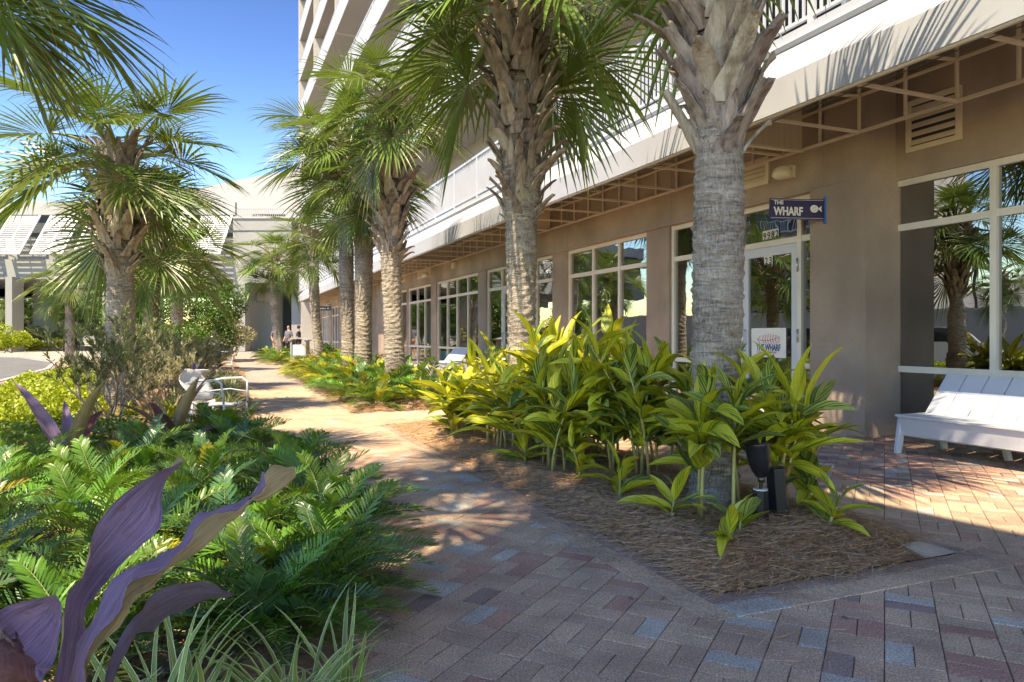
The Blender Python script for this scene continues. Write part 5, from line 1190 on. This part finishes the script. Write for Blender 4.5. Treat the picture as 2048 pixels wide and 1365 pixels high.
def tuft_mass(name, label, cat, clumps, m, L=(.25, .45), w=.006, n=60, seed=1, kind=None, group=None):
    r = random.Random(seed); V = []; F_ = []; b = 0
    for (x, y, z) in clumps:
        for i in range(n):
            a = r.uniform(0, 6.28); e = R(r.uniform(45, 85)); l = r.uniform(*L); p = Vector((x + r.uniform(-.06, .06), y + r.uniform(-.06, .06), z)); dr = R(r.uniform(60, 130)); ca, sa = math.cos(a), math.sin(a)
            for k in range(5):
                t = k / 4; ww = w * (1 - t ** 2) + .0005; V += [(p.x - sa * ww, p.y + ca * ww, p.z), (p.x + sa * ww, p.y - ca * ww, p.z)]
                p = p + Vector((ca * math.cos(e), sa * math.cos(e), math.sin(e))) * l / 4; e -= dr / 4
            for k in range(4): F_.append((b, b + 2, b + 3, b + 1)); b += 2
            b += 2
    g = MB(); g.v = V; g.f = F_; g.mi = [0] * len(F_); o = g.build(name, m); tag(o, label, cat, group, kind); return o
r = random.Random(3); cl = []
for i in range(13):
    y = 10.0 + i * .62; xb = lerp_poly(LB, y); cl.append((xb - .35 + r.uniform(-.15, .05), y, .06))
for i, c in enumerate(cl):
    tuft_mass('liriope_clump', 'pale striped liriope tuft bordering the path behind the white chair' if i == 0 else 'liriope tuft bordering the left path edge, %s beyond the white chair' % ORD[i], 'liriope', [c, (c[0] - .35, c[1] + .2, .07), (c[0] - .7, c[1], .08)], M['grassl'], (.35, .62), .008, 80, 40 + i, group='liriope tufts along the path')
tuft_mass('liriope_clump', 'lime yellow grassy tuft left of the white bollard', 'liriope', [(-4.6, 9.6, .05), (-4.9, 10.2, .05), (-4.3, 10.1, .05), (-5.2, 9.8, .05)], M['lime'], (.3, .5), .008, 70, 77)
# ---------------------------------------------------------------- leaf masses
def leafmass(n, fn, size, seed, asp=.45):
    rng = np.random.default_rng(seed); C = np.array([fn(rng) for _ in range(n)]); a = rng.uniform(0, 2 * np.pi, n); e = rng.uniform(-.6, 1.1, n); s = rng.uniform(.6, 1.15, n) * size
    T = np.stack([np.cos(a) * np.cos(e), np.sin(a) * np.cos(e), np.sin(e)], 1); Q = rng.normal(size=(n, 3)); S = np.cross(T, Q); S /= np.linalg.norm(S, axis=1)[:, None] + 1e-9; N_ = np.cross(T, S)
    s = s[:, None]; P0 = C; P1 = C + T * s * .5 + S * s * asp / 2 + N_ * s * .06; P2 = C + T * s; P3 = C + T * s * .5 - S * s * asp / 2 + N_ * s * .06
    V = np.stack([P0, P1, P2, P3], 1).reshape(-1, 3); Fq = np.arange(4 * n).reshape(n, 4); g = MB(); g.v = V.tolist(); g.f = Fq.tolist(); g.mi = [0] * n; return g
def clumpy(cs):
    tot = sum(c[6] if len(c) > 6 else 1 for c in cs)
    w = np.array([c[6] if len(c) > 6 else 1 for c in cs], float); w /= w.sum()
    def f(rng):
        c = cs[rng.choice(len(cs), p=w)]; d = rng.normal(size=3); d /= np.linalg.norm(d); q = rng.uniform(.45, 1.0) ** .5
        return (c[0] + d[0] * c[3] * q, c[1] + d[1] * c[4] * q, max(.03, c[2] + d[2] * c[5] * q))
    return f
def bush(name, label, cat, cx, cy, w, d, h, n, size, m, seed, nc=14, group=None, twigs=0, asp=.45, z0=0):
    r = random.Random(seed); cs = []
    for i in range(nc):
        a = r.uniform(0, 6.28); q = math.sqrt(r.random()) * .72; zz = r.uniform(.25, .8) * h; k = 1 - .45 * (zz / h) ** 2
        cs.append((cx + w / 2 * q * math.cos(a) * k, cy + d / 2 * q * math.sin(a) * k, z0 + zz, r.uniform(.16, .30) * w, r.uniform(.16, .3) * d, r.uniform(.13, .24) * h))
    t = thing(name, label, cat, (cx, cy, z0), 0, group); leafmass(n, clumpy(cs), size, seed, asp).build('foliage', m, t)
    g = MB()
    for i in range(max(4, twigs)):
        c = cs[i % nc]; b = Vector((cx + r.uniform(-.1, .1) * w, cy + r.uniform(-.1, .1) * d, z0)); e = Vector(c[:3]); mid = b.lerp(e, .5) + Vector((r.uniform(-.1, .1) * w, r.uniform(-.1, .1) * d, 0)); g.tube([b, mid, e], [.02 + .008 * h, .014 + .005 * h, .006], 6)
    g.build('stems', M['bark'], t, smooth=True); return t
# twiggy shrubs left of the path
def twig_shrub(cx, cy, h, w, label, seed, n_main=7, m='shrub', nleaf=26, group=None, lsize=.07):
    r = random.Random(seed); t = thing('leafy_shrub', label, 'shrub', (cx, cy, 0), 0, group); g = MB(); tips = []
    def branch(p, d, L, rad, lv):
        pts = [p]; dd = d.copy(); n = 4
        for i in range(n): dd = (dd + Vector((r.uniform(-.22, .22), r.uniform(-.22, .22), r.uniform(-.02, .16)))).normalized(); p = p + dd * L / n; pts.append(p)
        g.tube(pts, [rad * (1 - .5 * i / n) for i in range(n + 1)], 5 if lv < 2 else 4, cap=False)
        if lv >= 3: tips.append((pts, dd)); return
        for i in range(r.choice((2, 3, 3) if lv else (3, 4))):
            a = r.uniform(0, 6.28); q = (dd + Vector((math.cos(a), math.sin(a), r.uniform(-.1, .4))) * r.uniform(.45, .85)).normalized(); branch(pts[r.choice((2, 3, 4, 4))], q, L * r.uniform(.58, .82), rad * .58, lv + 1)
    for i in range(n_main):
        a = i * 6.28 / n_main + r.uniform(-.3, .3); d = Vector((math.cos(a) * w / h * .55, math.sin(a) * w / h * .55, 1)).normalized(); branch(Vector((r.uniform(-.12, .12), r.uniform(-.12, .12), 0)), d, h * .42, .018, 0)
    g.build('branches', M['bark'], t, world=False, smooth=True); C = []; Dn = []
    for pts, dd in tips:
        for k in range(nleaf): q = r.random() ** .6 * (len(pts) - 1.01); i = int(q); C.append(pts[i].lerp(pts[i + 1], q - i)); Dn.append((dd + Vector((r.uniform(-1, 1), r.uniform(-1, 1), r.uniform(-.5, 1))) * .8).normalized())
    V = []; F_ = []
    for i, (c, d) in enumerate(zip(C, Dn)):
        l = lsize * r.uniform(.7, 1.2); s = d.cross(Vector((r.uniform(-1, 1), r.uniform(-1, 1), 1))).normalized() * l * .085; V += [tuple(c), tuple(c + d * l * .5 + s), tuple(c + d * l), tuple(c + d * l * .5 - s)]; F_.append((4 * i, 4 * i + 1, 4 * i + 2, 4 * i + 3))
    q = MB(); q.v = V; q.f = F_; q.mi = [0] * len(F_); q.build('foliage', M[m], t, world=False); return t
twig_shrub(gx(225, 8.2), 8.2, 1.45, 1.7, 'open dark-leaved shrub with bare grey stems before the large left palm', 4, 7, nleaf=26, lsize=.08)
twig_shrub(gx(310, 9.6), 9.6, 1.15, 1.5, 'twiggy pale shrub leaning right beside the large left palm', 5, 8, 'shrubp', 30)
twig_shrub(gx(350, 12.2), 12.2, 1.25, 1.8, 'sparse pale shrub behind the white bollard', 6, 8, 'shrubp', 34, lsize=.08)
twig_shrub(gx(390, 15.5), 15.5, 1.2, 2.0, 'grey green shrub behind the maroon crinum', 7, 8, 'shrubp', 34, lsize=.09)
twig_shrub(gx(285, 13), 13.2, 1.45, 2.0, 'dense grey green shrub around the slimmer palm', 8, 8, 'shrub', 38, lsize=.09)
bush('green_bush', 'tall bright green bush behind the short palm', 'bush', gx(420, 33), 33, 4.2, 3, 3.9, 15000, .13, M['hedge'], 1, 22)
bush('green_bush', 'lighter leafy bush filling the gap between the two left palms', 'bush', gx(285, 30), 30, 3.6, 3, 3.5, 11000, .13, M['hedge'], 2, 18)
bush('green_bush', 'drooping grey green bush leaning over the end of the path', 'bush', gx(462, 36), 36, 2.4, 2, 2.6, 6000, .13, M['shrubp'], 3, 12, z0=.2)
bush('green_bush', 'round green bush behind the left shrubs', 'bush', gx(330, 20), 20.5, 2.6, 2, 1.7, 8000, .10, M['hedge'], 4, 14)
for i, (x, Y, w, h, m) in enumerate(((15, 50.6, 4, 2.0, 'lime'), (72, 60, 3.5, 2.2, 'shrub'), (100, 57, 3.2, 1.0, 'lime'), (60, 56, 2, 1.0, 'lime'), (-60, 52, 6, 2.2, 'hedge'), (150, 60, 4, 1.8, 'shrub'))):
    bush('garage_shrub', ['yellow green shrub at the left edge beside the garage column', 'dark clipped shrub behind the first garage column', 'low yellow shrub between the garage columns', 'small yellow shrub at the foot of the garage column', 'leafy shrub beyond the left edge by the garage', 'dark shrub under the garage beyond the road'][i], 'shrub', gx(x, Y), Y, w, 2, h, 2600, .22, M[m], 30 + i, 8)
bush('tree_belt', 'mixed green tree belt seen under the garage', 'trees', gx(120, 92), 94, 34, 5, 7.5, 9000, .7, M['hedge'], 9, 34)
t = thing('far_building', 'pale low building with dark openings seen beyond the garage', 'building', (gx(180, 100), 100, 0))
g = MB(); g.box(gx(0, 100), gx(300, 100), 100, 104, 0, 6.8); g.build('wall', M['concw'], t); g = MB(); g.box(gx(170, 99.9), gx(245, 99.9), 99.8, 99.95, gz(625, 100), gz(606, 100)); g.build('opening', M['dark'], t)
# yellow-green groundcover
def fg(rng):
    while True:
        y = rng.uniform(7.2, 15.5); a = lerp_poly(LBL, y); b = lerp_poly(LB, y); t = rng.random() ** 1.3 * .52; x = a + (b - a) * t
        e = min(1, t * 9) * min(1, (.54 - t) * 9) ; q = rng.random()
        z = .05 + .42 * e ** .5 * (1 + .25 * math.sin(x * 5) * math.cos(y * 4)) * (q ** .25)
        return x, y, z
o = leafmass(42000, fg, .062, 5, .55).build('groundcover', M['lime']); tag(o, 'bright yellow green groundcover along the sidewalk edge', 'groundcover', kind='stuff')
def fg2(rng):
    y = rng.uniform(2.6, 8.0); a = lerp_poly(LBL, y); t = rng.random() * .5; x = a + (-3.0 - a) * t * 1.6; return x, y, .04 + .3 * rng.random() ** .5 * min(1, t * 8 + .2)
o = leafmass(16000, fg2, .065, 6, .5).build('groundcover', M['fern']); tag(o, 'low green leaves at the left frame edge', 'groundcover', kind='stuff')
# ---------------------------------------------------------------- crinums
def cat(P, n):
    P = [Vector(p) for p in P]; Q = [P[0] * 2 - P[1]] + P + [P[-1] * 2 - P[-2]]; out = []; m = len(P) - 1
    for i in range(n + 1):
        u_ = i / n * m; k = min(m - 1, int(u_)); t = u_ - k; a, b, c, d = Q[k], Q[k + 1], Q[k + 2], Q[k + 3]
        out.append(.5 * ((2 * b) + (c - a) * t + (2 * a - 5 * b + 4 * c - d) * t * t + (3 * b - a - 3 * c + d) * t ** 3))
    return out
def ribbon_px(left, right, d0, d1, parent, m, fold=.02, n=26, flip=False, name='leaf', dl=0, dr=0):
    """leaf blade through real points: each outline point is placed at its own distance from the lens position"""
    def P(q, t, o): Y = d0 + (d1 - d0) * t + o; return Vector(((q[0] - 1024) / 1443 * Y, Y, HC + (672 - q[1]) / 1443 * Y))
    Lp = [P(q, i / (len(left) - 1), dl) for i, q in enumerate(left)]; Rp = [P(q, i / (len(right) - 1), dr) for i, q in enumerate(right)]
    A_ = cat(Lp, n); B_ = cat(Rp, n); V = []; UV = []; F_ = []; c = 7
    for i in range(n + 1):
        a, b = A_[i], B_[i]; w = (b - a).length; 
        T = (A_[min(n, i + 1)] + B_[min(n, i + 1)] - A_[max(0, i - 1)] - B_[max(0, i - 1)]).normalized(); N_ = (b - a).cross(T)
        N_ = N_.normalized() if N_.length > 1e-8 else Vector((0, 1, 0))
        for j in range(c):
            v = j / (c - 1); h = fold * (1 - (2 * v - 1) ** 2) * min(1, w / .06) + .006 * math.sin(i * .9 + v * 5 + d0 * 9) * (abs(2 * v - 1)) ** 2 + .0015 * math.sin(i * 2.7 + v * 9)
            V.append(tuple(a.lerp(b, v) + N_ * h)); UV.append((i / n * 2, v))
    for i in range(n):
        for j in range(c - 1): q = i * c + j; F_.append((q, q + 1, q + c + 1, q + c) if not flip else (q, q + c, q + c + 1, q + 1))
    g = MB(); g.v = V; g.f = F_; g.mi = [0] * len(F_)
    w = W(parent); g.v = [(p[0] - w.x, p[1] - w.y, p[2] - w.z) for p in g.v]
    return g.build(name, m, parent, world=False, smooth=True, uvs=UV)
t = thing('crinum_plant', 'big crinum with long twisting purple leaves in the bottom left corner', 'crinum', (-.82, 1.15, .1))
ribbon_px([(60, 1500), (105, 1365), (132, 1208), (160, 1160), (180, 1090), (207, 1032), (250, 985), (325, 944), (363, 917)], [(140, 1500), (150, 1365), (170, 1280), (178, 1220), (215, 1155), (281, 1095), (318, 1055), (328, 985), (365, 919)], 1.12, 1.42, t, M['crin'], -.012, flip=False, dr=.03)
ribbon_px([(110, 1500), (150, 1330), (182, 1240), (215, 1180), (265, 1130), (316, 1118), (362, 1082), (392, 1036), (440, 1016), (488, 1004), (516, 970), (545, 932), (585, 933)], [(160, 1500), (168, 1345), (232, 1265), (262, 1210), (300, 1182), (326, 1150), (372, 1118), (424, 1082), (470, 1036), (500, 1010), (522, 1003), (562, 982), (592, 952)], 1.1, 1.6, t, M['crint'], .010, n=44, flip=False, dl=.004, dr=-.02)
ribbon_px([(110, 1500), (150, 1330), (182, 1240), (215, 1180), (265, 1130), (316, 1118), (362, 1082), (392, 1036), (440, 1016), (488, 1004), (516, 970), (530, 945)], [(160, 1500), (163, 1340), (214, 1256), (244, 1204), (272, 1160), (332, 1132), (366, 1100), (392, 1056), (448, 1024), (492, 1008), (519, 985), (531, 946)], 1.095, 1.5, t, M['crin'], .006, n=40, flip=False, dr=-.03)
ribbon_px([(200, 1420), (220, 1318), (270, 1235), (300, 1195), (365, 1164), (420, 1168), (466, 1188)], [(205, 1425), (240, 1330), (275, 1270), (305, 1262), (345, 1230), (400, 1206), (467, 1191)], 1.2, 1.62, t, M['crino'], .014, flip=True)
ribbon_px([(-60, 1420), (-40, 1300), (-10, 1240), (2, 1218), (60, 1200), (112, 1190)], [(40, 1500), (70, 1400), (90, 1350), (105, 1330), (120, 1270), (124, 1212)], 1.05, 1.12, t, M['crin'], -.03, flip=False)
ribbon_px([(-80, 1480), (-50, 1400), (-20, 1330), (0, 1280)], [(110, 1500), (85, 1400), (66, 1325), (4, 1278)], .98, 1.02, t, M['crinr'], .02)
ribbon_px([(20, 1380), (24, 1320), (26, 1290), (31, 1264)], [(62, 1380), (56, 1330), (44, 1290), (33, 1264)], 1.03, 1.08, t, M['crinr'], .008)
CR, _ = [], None
def crinum_blade(L, w, e, d, seed, m, tw):
    g, uv = blade(L, w, d, .5, seed, n=14, twist=tw, e0=R(e)); return g.mesh('leaf', m, smooth=True, uvs=uv)
CL = [crinum_blade(.62, .05, 60, .9, 1, M['crinr'], .5), crinum_blade(.7, .055, 75, .5, 2, M['crin'], -.4), crinum_blade(.6, .05, 35, 1.0, 3, M['crin'], .6), crinum_blade(.55, .045, 20, .7, 4, M['crinr'], -.5)]
def crinum(x, y, n, sc, label, seed, ms=(0, 1, 2, 3)):
    r = random.Random(seed); t = thing('crinum_plant', label, 'crinum', (x, y, .08), 0, 'smaller crinums in the left bed')
    for i in range(n): inst('leaf', CL[r.choice(ms)], t, (0, 0, 0), (r.uniform(-.2, .2), 0, i * 2.4 + r.uniform(-.3, .3)), sc * r.uniform(.8, 1.1))
crinum(gx(135, 5.6), 5.6, 10, 1.15, 'dark purple crinum with an upright blue grey leaf at the left', 3); crinum(gx(345, 7.2), 7.2, 9, 1.1, 'purple leaved crinum in front of the white bollard', 4)
crinum(gx(425, 17), 16.5, 10, 1.3, 'maroon crinum rising above the pale shrubs by the far chairs', 5, (0, 3))
def redf(rng): return (gx(415, 16) + rng.normal(0, .09), 16 + rng.normal(0, .1), .72 + rng.normal(0, .09))
t = thing('red_flower', 'red flower head below the maroon crinum', 'flower', (gx(415, 16), 16, 0)); leafmass(120, redf, .14, 3, .4).build('petals', M['berry'], t); g = MB(); g.tube([(gx(415, 16), 16, 0), (gx(415, 16), 16, .7)], .02, 6); g.build('stem', M['bark'], t)
# ---------------------------------------------------------------- black floodlight and posts
def pt(x, y):  # ground point under a foot seen at image x, y
    Y = 1731.6 / (y - 672); return (x - 1024) / 1443 * Y, Y
x, y = pt(1521, 1078); zb = .05
t = thing('floodlight', 'black bell shaped garden floodlight on a short black post with a pale top', 'floodlight', (x, y, zb))
g = MB(); g.lathe([(.056, 0), (.052, .05), (.046, .24)], 8, (x, y, zb)); g.build('post', M['black'], t, bevel=.003)
g = MB(); g.lathe([(.044, 0), (.044, .006)], 8, (x, y, zb + .24)); g.build('post_top', M['plate'], t)
g = MB(); g.tube([(x + .0, y, zb + .24), (x + .005, y, zb + .29)], .011, 8); g.lathe([(.02, 0), (.022, .015), (.02, .03)], 10, (x + .005, y, zb + .285)); g.build('knuckle', M['black'], t)
M4 = Matrix.Rotation(R(-8), 4, 'Y'); g = MB(); g.lathe([(.012, .0), (.034, .012), (.052, .045), (.064, .09), (.069, .14), (.072, .19), (.074, .20), (.074, .215), (.066, .218), (.05, .20)], 22, (x + .008, y, zb + .31), M4); g.build('lamp_head', M['black'], t, smooth=True)
x2, y2 = pt(1566, 1075); x2 += .005
t = thing('black_post', 'taller black ribbed post leaning beside the floodlight', 'post', (x2, y2 + .05, zb))
g = MB(); M4 = Matrix.Rotation(R(-5), 4, 'Y'); g.lathe([(.068, 0), (.066, .06), (.060, .355), (.05, .362)], 6, (x2, y2 + .05, zb), M4); g.build('shaft', M['black'], t, bevel=.004)
def small_flood(x, Y, z, label, k=1.0):
    X = gx(x, Y); t = thing('floodlight', label, 'floodlight', (X, Y, 0)); M4 = Matrix.Rotation(R(25), 4, 'Y')
    g = MB(); g.tube([(X, Y, 0), (X, Y, z)], .025, 6); g.build('spike', M['black'], t)
    g = MB(); g.lathe([(.02 * k, 0), (.09 * k, .05 * k), (.12 * k, .16 * k), (.13 * k, .32 * k), (.10 * k, .34 * k)], 14, (X, Y, z), M4); g.build('lamp_head', M['black'], t, smooth=True)
small_flood(592, 25, .12, 'small black floodlight by the waste bin at the far end of the middle bed'); small_flood(714, 15.2, .42, 'small dark floodlight among the ferns under the middle palm', .5)
# ---------------------------------------------------------------- white bollard, chairs, pedestal
X, Y = gx(394, 9.7), 9.7
t = thing('garden_bollard', 'grey white waisted bollard with a flared cap and a black fitting on top', 'bollard', (X, Y, 0))
g = MB(); g.lathe([(.14, 0), (.14, .30), (.125, .45), (.10, .58), (.115, .66), (.15, .71)], 24, (X, Y, 0)); g.build('shaft', M['kerb'], t, smooth=True)
g = MB(); g.lathe([(.14, 0), (.15, .008), (.15, .03), (.06, .04)], 24, (X, Y, .71)); g.build('cap', M['slab'], t)
g = MB(); g.box(X - .042, X + .042, Y - .04, Y + .04, .75, .83); g.build('fitting', M['navy'], t)
def metal_chair(x, y, rz, label, sc=1.0):
    t = thing('metal_chair', label, 'chair', (x, y, 0), rz, 'white painted metal garden chairs'); r_ = .013; m = M['white']
    g = MB(); V = []; n = 10
    prof = [(-.21, .40), (-.19, .36), (0, .35), (.2, .37), (.24, .35)]
    for (px_, z) in prof:
        for k in range(7): v = -1 + k / 3; V.append((px_, v * .23, z - .02 * (1 - v * v)))
    g.add(V, [(i * 7 + k, i * 7 + k + 1, (i + 1) * 7 + k + 1, (i + 1) * 7 + k) for i in range(len(prof) - 1) for k in range(6)]); o = g.build('seat', m, t, world=False, smooth=True); s = o.modifiers.new('thick', 'SOLIDIFY'); s.thickness = .006
    g = MB(); V = []
    for i in range(9):
        q = i / 8; z = .40 + .36 * q; xx = -.22 - .16 * q + .03 * math.sin(q * 6); wd = .20 + .06 * math.sin(math.pi * q) - (.06 * max(0, q - .8) / .2)
        for k in range(7): v = -1 + k / 3; V.append((xx - .05 * (1 - v * v), v * wd, z + (.03 * (1 - v * v) if i == 8 else 0)))
    g.add(V, [(i * 7 + k, i * 7 + k + 1, (i + 1) * 7 + k + 1, (i + 1) * 7 + k) for i in range(8) for k in range(6)]); o = g.build('backrest', m, t, world=False, smooth=True); s = o.modifiers.new('thick', 'SOLIDIFY'); s.thickness = .006
    for sd in (-1, 1):
        g = MB(); g.tube([(-.30, sd * .2, .62), (-.1, sd * .27, .66), (.15, sd * .28, .67), (.22, sd * .27, .63), (.24, sd * .25, .38)], r_, 8); g.tube([(-.28, sd * .2, .5), (0, sd * .25, .53), (.22, sd * .26, .5)], r_ * .6, 6); g.build('armrest', m, t, world=False, smooth=True)
        g = MB(); g.tube([(.23, sd * .23, .37), (.24, sd * .24, .15), (.26, sd * .25, 0)], r_ * 1.2, 8); g.build('leg', m, t, world=False, smooth=True)
        g = MB(); g.tube([(-.2, sd * .21, .38), (-.24, sd * .22, .15), (-.30, sd * .24, 0)], r_ * 1.2, 8); g.build('leg', m, t, world=False, smooth=True)
    return t
metal_chair(gx(437, 8.9), 8.9, R(-12), 'white metal armchair with a curved back beside the bollard')
metal_chair(gx(440, 21), 21, R(-20), 'white metal chair at the far end of the left bed'); metal_chair(gx(450, 24), 24, R(200), 'white metal chair facing the other one beyond the maroon crinum')
# round black drain / grass box low on the path
# ---------------------------------------------------------------- waste bin, blue pot
X, Y = gx(600, 27.5), 27.5
t = thing('waste_bin', 'grey framed waste bin with an arched hood at the end of the middle bed', 'bin', (X, Y, 0))
g = MB(); g.box(X - .24, X + .24, Y - .2, Y + .22, .1, .86); g.build('liner_panel', M['slab'], t, bevel=.01)
for sx in (-.27, .27): g = MB(); g.box(X + sx - .03, X + sx + .03, Y - .24, Y + .24, 0, 1.06); g.build('side_frame', M['concrete'], t, bevel=.006)
g = MB(); pr = [(-.36, 1.05), (-.2, 1.11), (0, 1.13), (.2, 1.11), (.36, 1.05), (.36, 1.01), (.2, 1.065), (0, 1.085), (-.2, 1.065), (-.36, 1.01)]
g.add([(X + a, Y - .28, z) for a, z in pr] + [(X + a, Y + .28, z) for a, z in pr], [tuple(range(10)), tuple(range(10, 20))[::-1]] + [(i, i + 10, (i + 1) % 10 + 10, (i + 1) % 10) for i in range(10)]); g.build('hood', M['concrete'], t)
X, Y = gx(657, 31.5), 31.5
t = thing('plant_pot', 'blue glazed pot holding a small green plant by the far shop door', 'pot', (X, Y, 0))
g = MB(); g.lathe([(.14, 0), (.19, .16), (.25, .42), (.265, .45), (.23, .45), (.21, .4)], 20, (X, Y, 0)); g.build('pot', M['bluepot'], t, smooth=True)
def pf(rng): return (X + rng.normal(0, .16), Y + rng.normal(0, .1), .5 + abs(rng.normal(0, .16)))
leafmass(220, pf, .2, 8, .3).build('plant', M['hedge'], t)
# ---------------------------------------------------------------- people
def person(x, y, rz, label, shirt, trouser, hair, pose='stand', bald=False):
    t = thing('person', label, 'person', (x, y, 0), rz)
    def skin_obj(name, verts, edges, rad, m, root=0):
        me = bpy.data.meshes.new(name); me.from_pydata(verts, edges, []); o = bpy.data.objects.new(name, me); COL.objects.link(o); o.parent = t; me.materials.append(m)
        sk = o.modifiers.new('skin', 'SKIN'); sk.use_smooth_shade = True
        for i, rr in enumerate(rad): me.skin_vertices[0].data[i].radius = rr if hasattr(rr, '__len__') else (rr, rr); me.skin_vertices[0].data[i].use_root = (i == root)
        sb = o.modifiers.new('sub', 'SUBSURF'); sb.levels = 1; sb.render_levels = 2; return o
    st = .16 if pose == 'walk' else .02
    v = [(0, 0, .95), (0, 0, 1.15), (0, 0, 1.38), (0, 0, 1.50), (.0, 0, 1.58), (.01, 0, 1.68), (0, 0, 1.76),
         (0, -.1, .9), (st, -.11, .5), (st * 1.4 - (.05 if st > .1 else 0), -.11, .09), (st * 1.4 + .13, -.12, .04), (0, .1, .9), (-st * .6, .11, .5), (-st * 1.8, .11, .09), (-st * 1.8 + .13, .12, .04),
         (0, -.19, 1.42), (.0, -.25, 1.15), (.14, -.22, .95), (.2, -.2, .88), (0, .19, 1.42), (-.02, .26, 1.15), (.1, .24, .95), (.16, .22, .88)]
    e = [(0, 1), (1, 2), (2, 3), (3, 4), (4, 5), (5, 6), (0, 7), (7, 8), (8, 9), (9, 10), (0, 11), (11, 12), (12, 13), (13, 14), (2, 15), (15, 16), (16, 17), (17, 18), (2, 19), (19, 20), (20, 21), (21, 22)]
    rd = [(.13, .16), (.13, .15), (.12, .17), (.06, .06), (.06, .06), (.095, .075), (.05, .05), .085, .06, .045, .035, .085, .06, .045, .035, .06, .045, .036, .03, .06, .045, .036, .03]
    skin_obj('body', v, e, rd, M['skin'])
    sv = [v[i] for i in (0, 1, 2, 15, 16, 19, 20)] + [(0, 0, 1.46)]; skin_obj('shirt', [(a, b, c) for a, b, c in sv], [(0, 1), (1, 2), (2, 3), (3, 4), (2, 5), (5, 6), (2, 7)], [(.15, .18), (.15, .17), (.14, .19), .075, .06, .075, .06, (.08, .09)], shirt)
    tv = [v[i] for i in (0, 7, 8, 9, 11, 12, 13)]; skin_obj('trousers', tv, [(0, 1), (1, 2), (2, 3), (0, 4), (4, 5), (5, 6)], [(.14, .17), .10, .075, .06, .10, .075, .06], trouser)
    if not bald: g = MB(); g.lathe([(.098, 1.66), (.104, 1.72), (.09, 1.785), (.05, 1.81), (.01, 1.815)], 14, (-.012, 0, 0)); g.build('hair', hair, t, world=False, smooth=True)
    return t
person(gx(577, 40), 40, R(-120), 'bald man in a grey shirt standing behind the leaning palm', M['shirt'], M['trouser'], M['hair'], bald=True)
person(gx(552, 41), 41, R(-60), 'person in a grey shirt half hidden behind the leaning palm trunk', M['shirt'], M['skin'], M['hair'])
person(gx(597, 42), 42, R(180), 'walking person in dark clothes and cap by the corner pier', M['shirtd'], M['trouser'], M['hair'], pose='walk')
# fallen leaves on the pavers
r = random.Random(77)
for i, (x, y) in enumerate(((1258, 1196), (1700, 1240), (1322, 1020), (760, 872))):
    X, Y = pt(x, y); g, uv = blade(.055, .012, .8, .3, i); o = inst('fallen_leaf', g.mesh('fallen_leaf', M['boot'], smooth=True, uvs=uv), None, (X, Y, .006), (0, 0, r.uniform(0, 6)))
    tag(o, ['tiny brown leaf on the pavers left of the bed corner', 'small pale leaf on the pavers right of the bed', 'curled dry leaf on the straw', 'pale leaf on the sunlit pavers'][i], 'leaf')
# lettering curves become plain meshes
dg = bpy.context.evaluated_depsgraph_get()
for o in [o for o in bpy.data.objects if o.type == 'FONT']:
    me = bpy.data.meshes.new_from_object(o.evaluated_get(dg)); n = o.name; o.name = 'old'
    q = bpy.data.objects.new(n, me); COL.objects.link(q); q.parent = o.parent; q.location = o.location; q.rotation_euler = o.rotation_euler; q.scale = o.scale
    bpy.data.objects.remove(o)
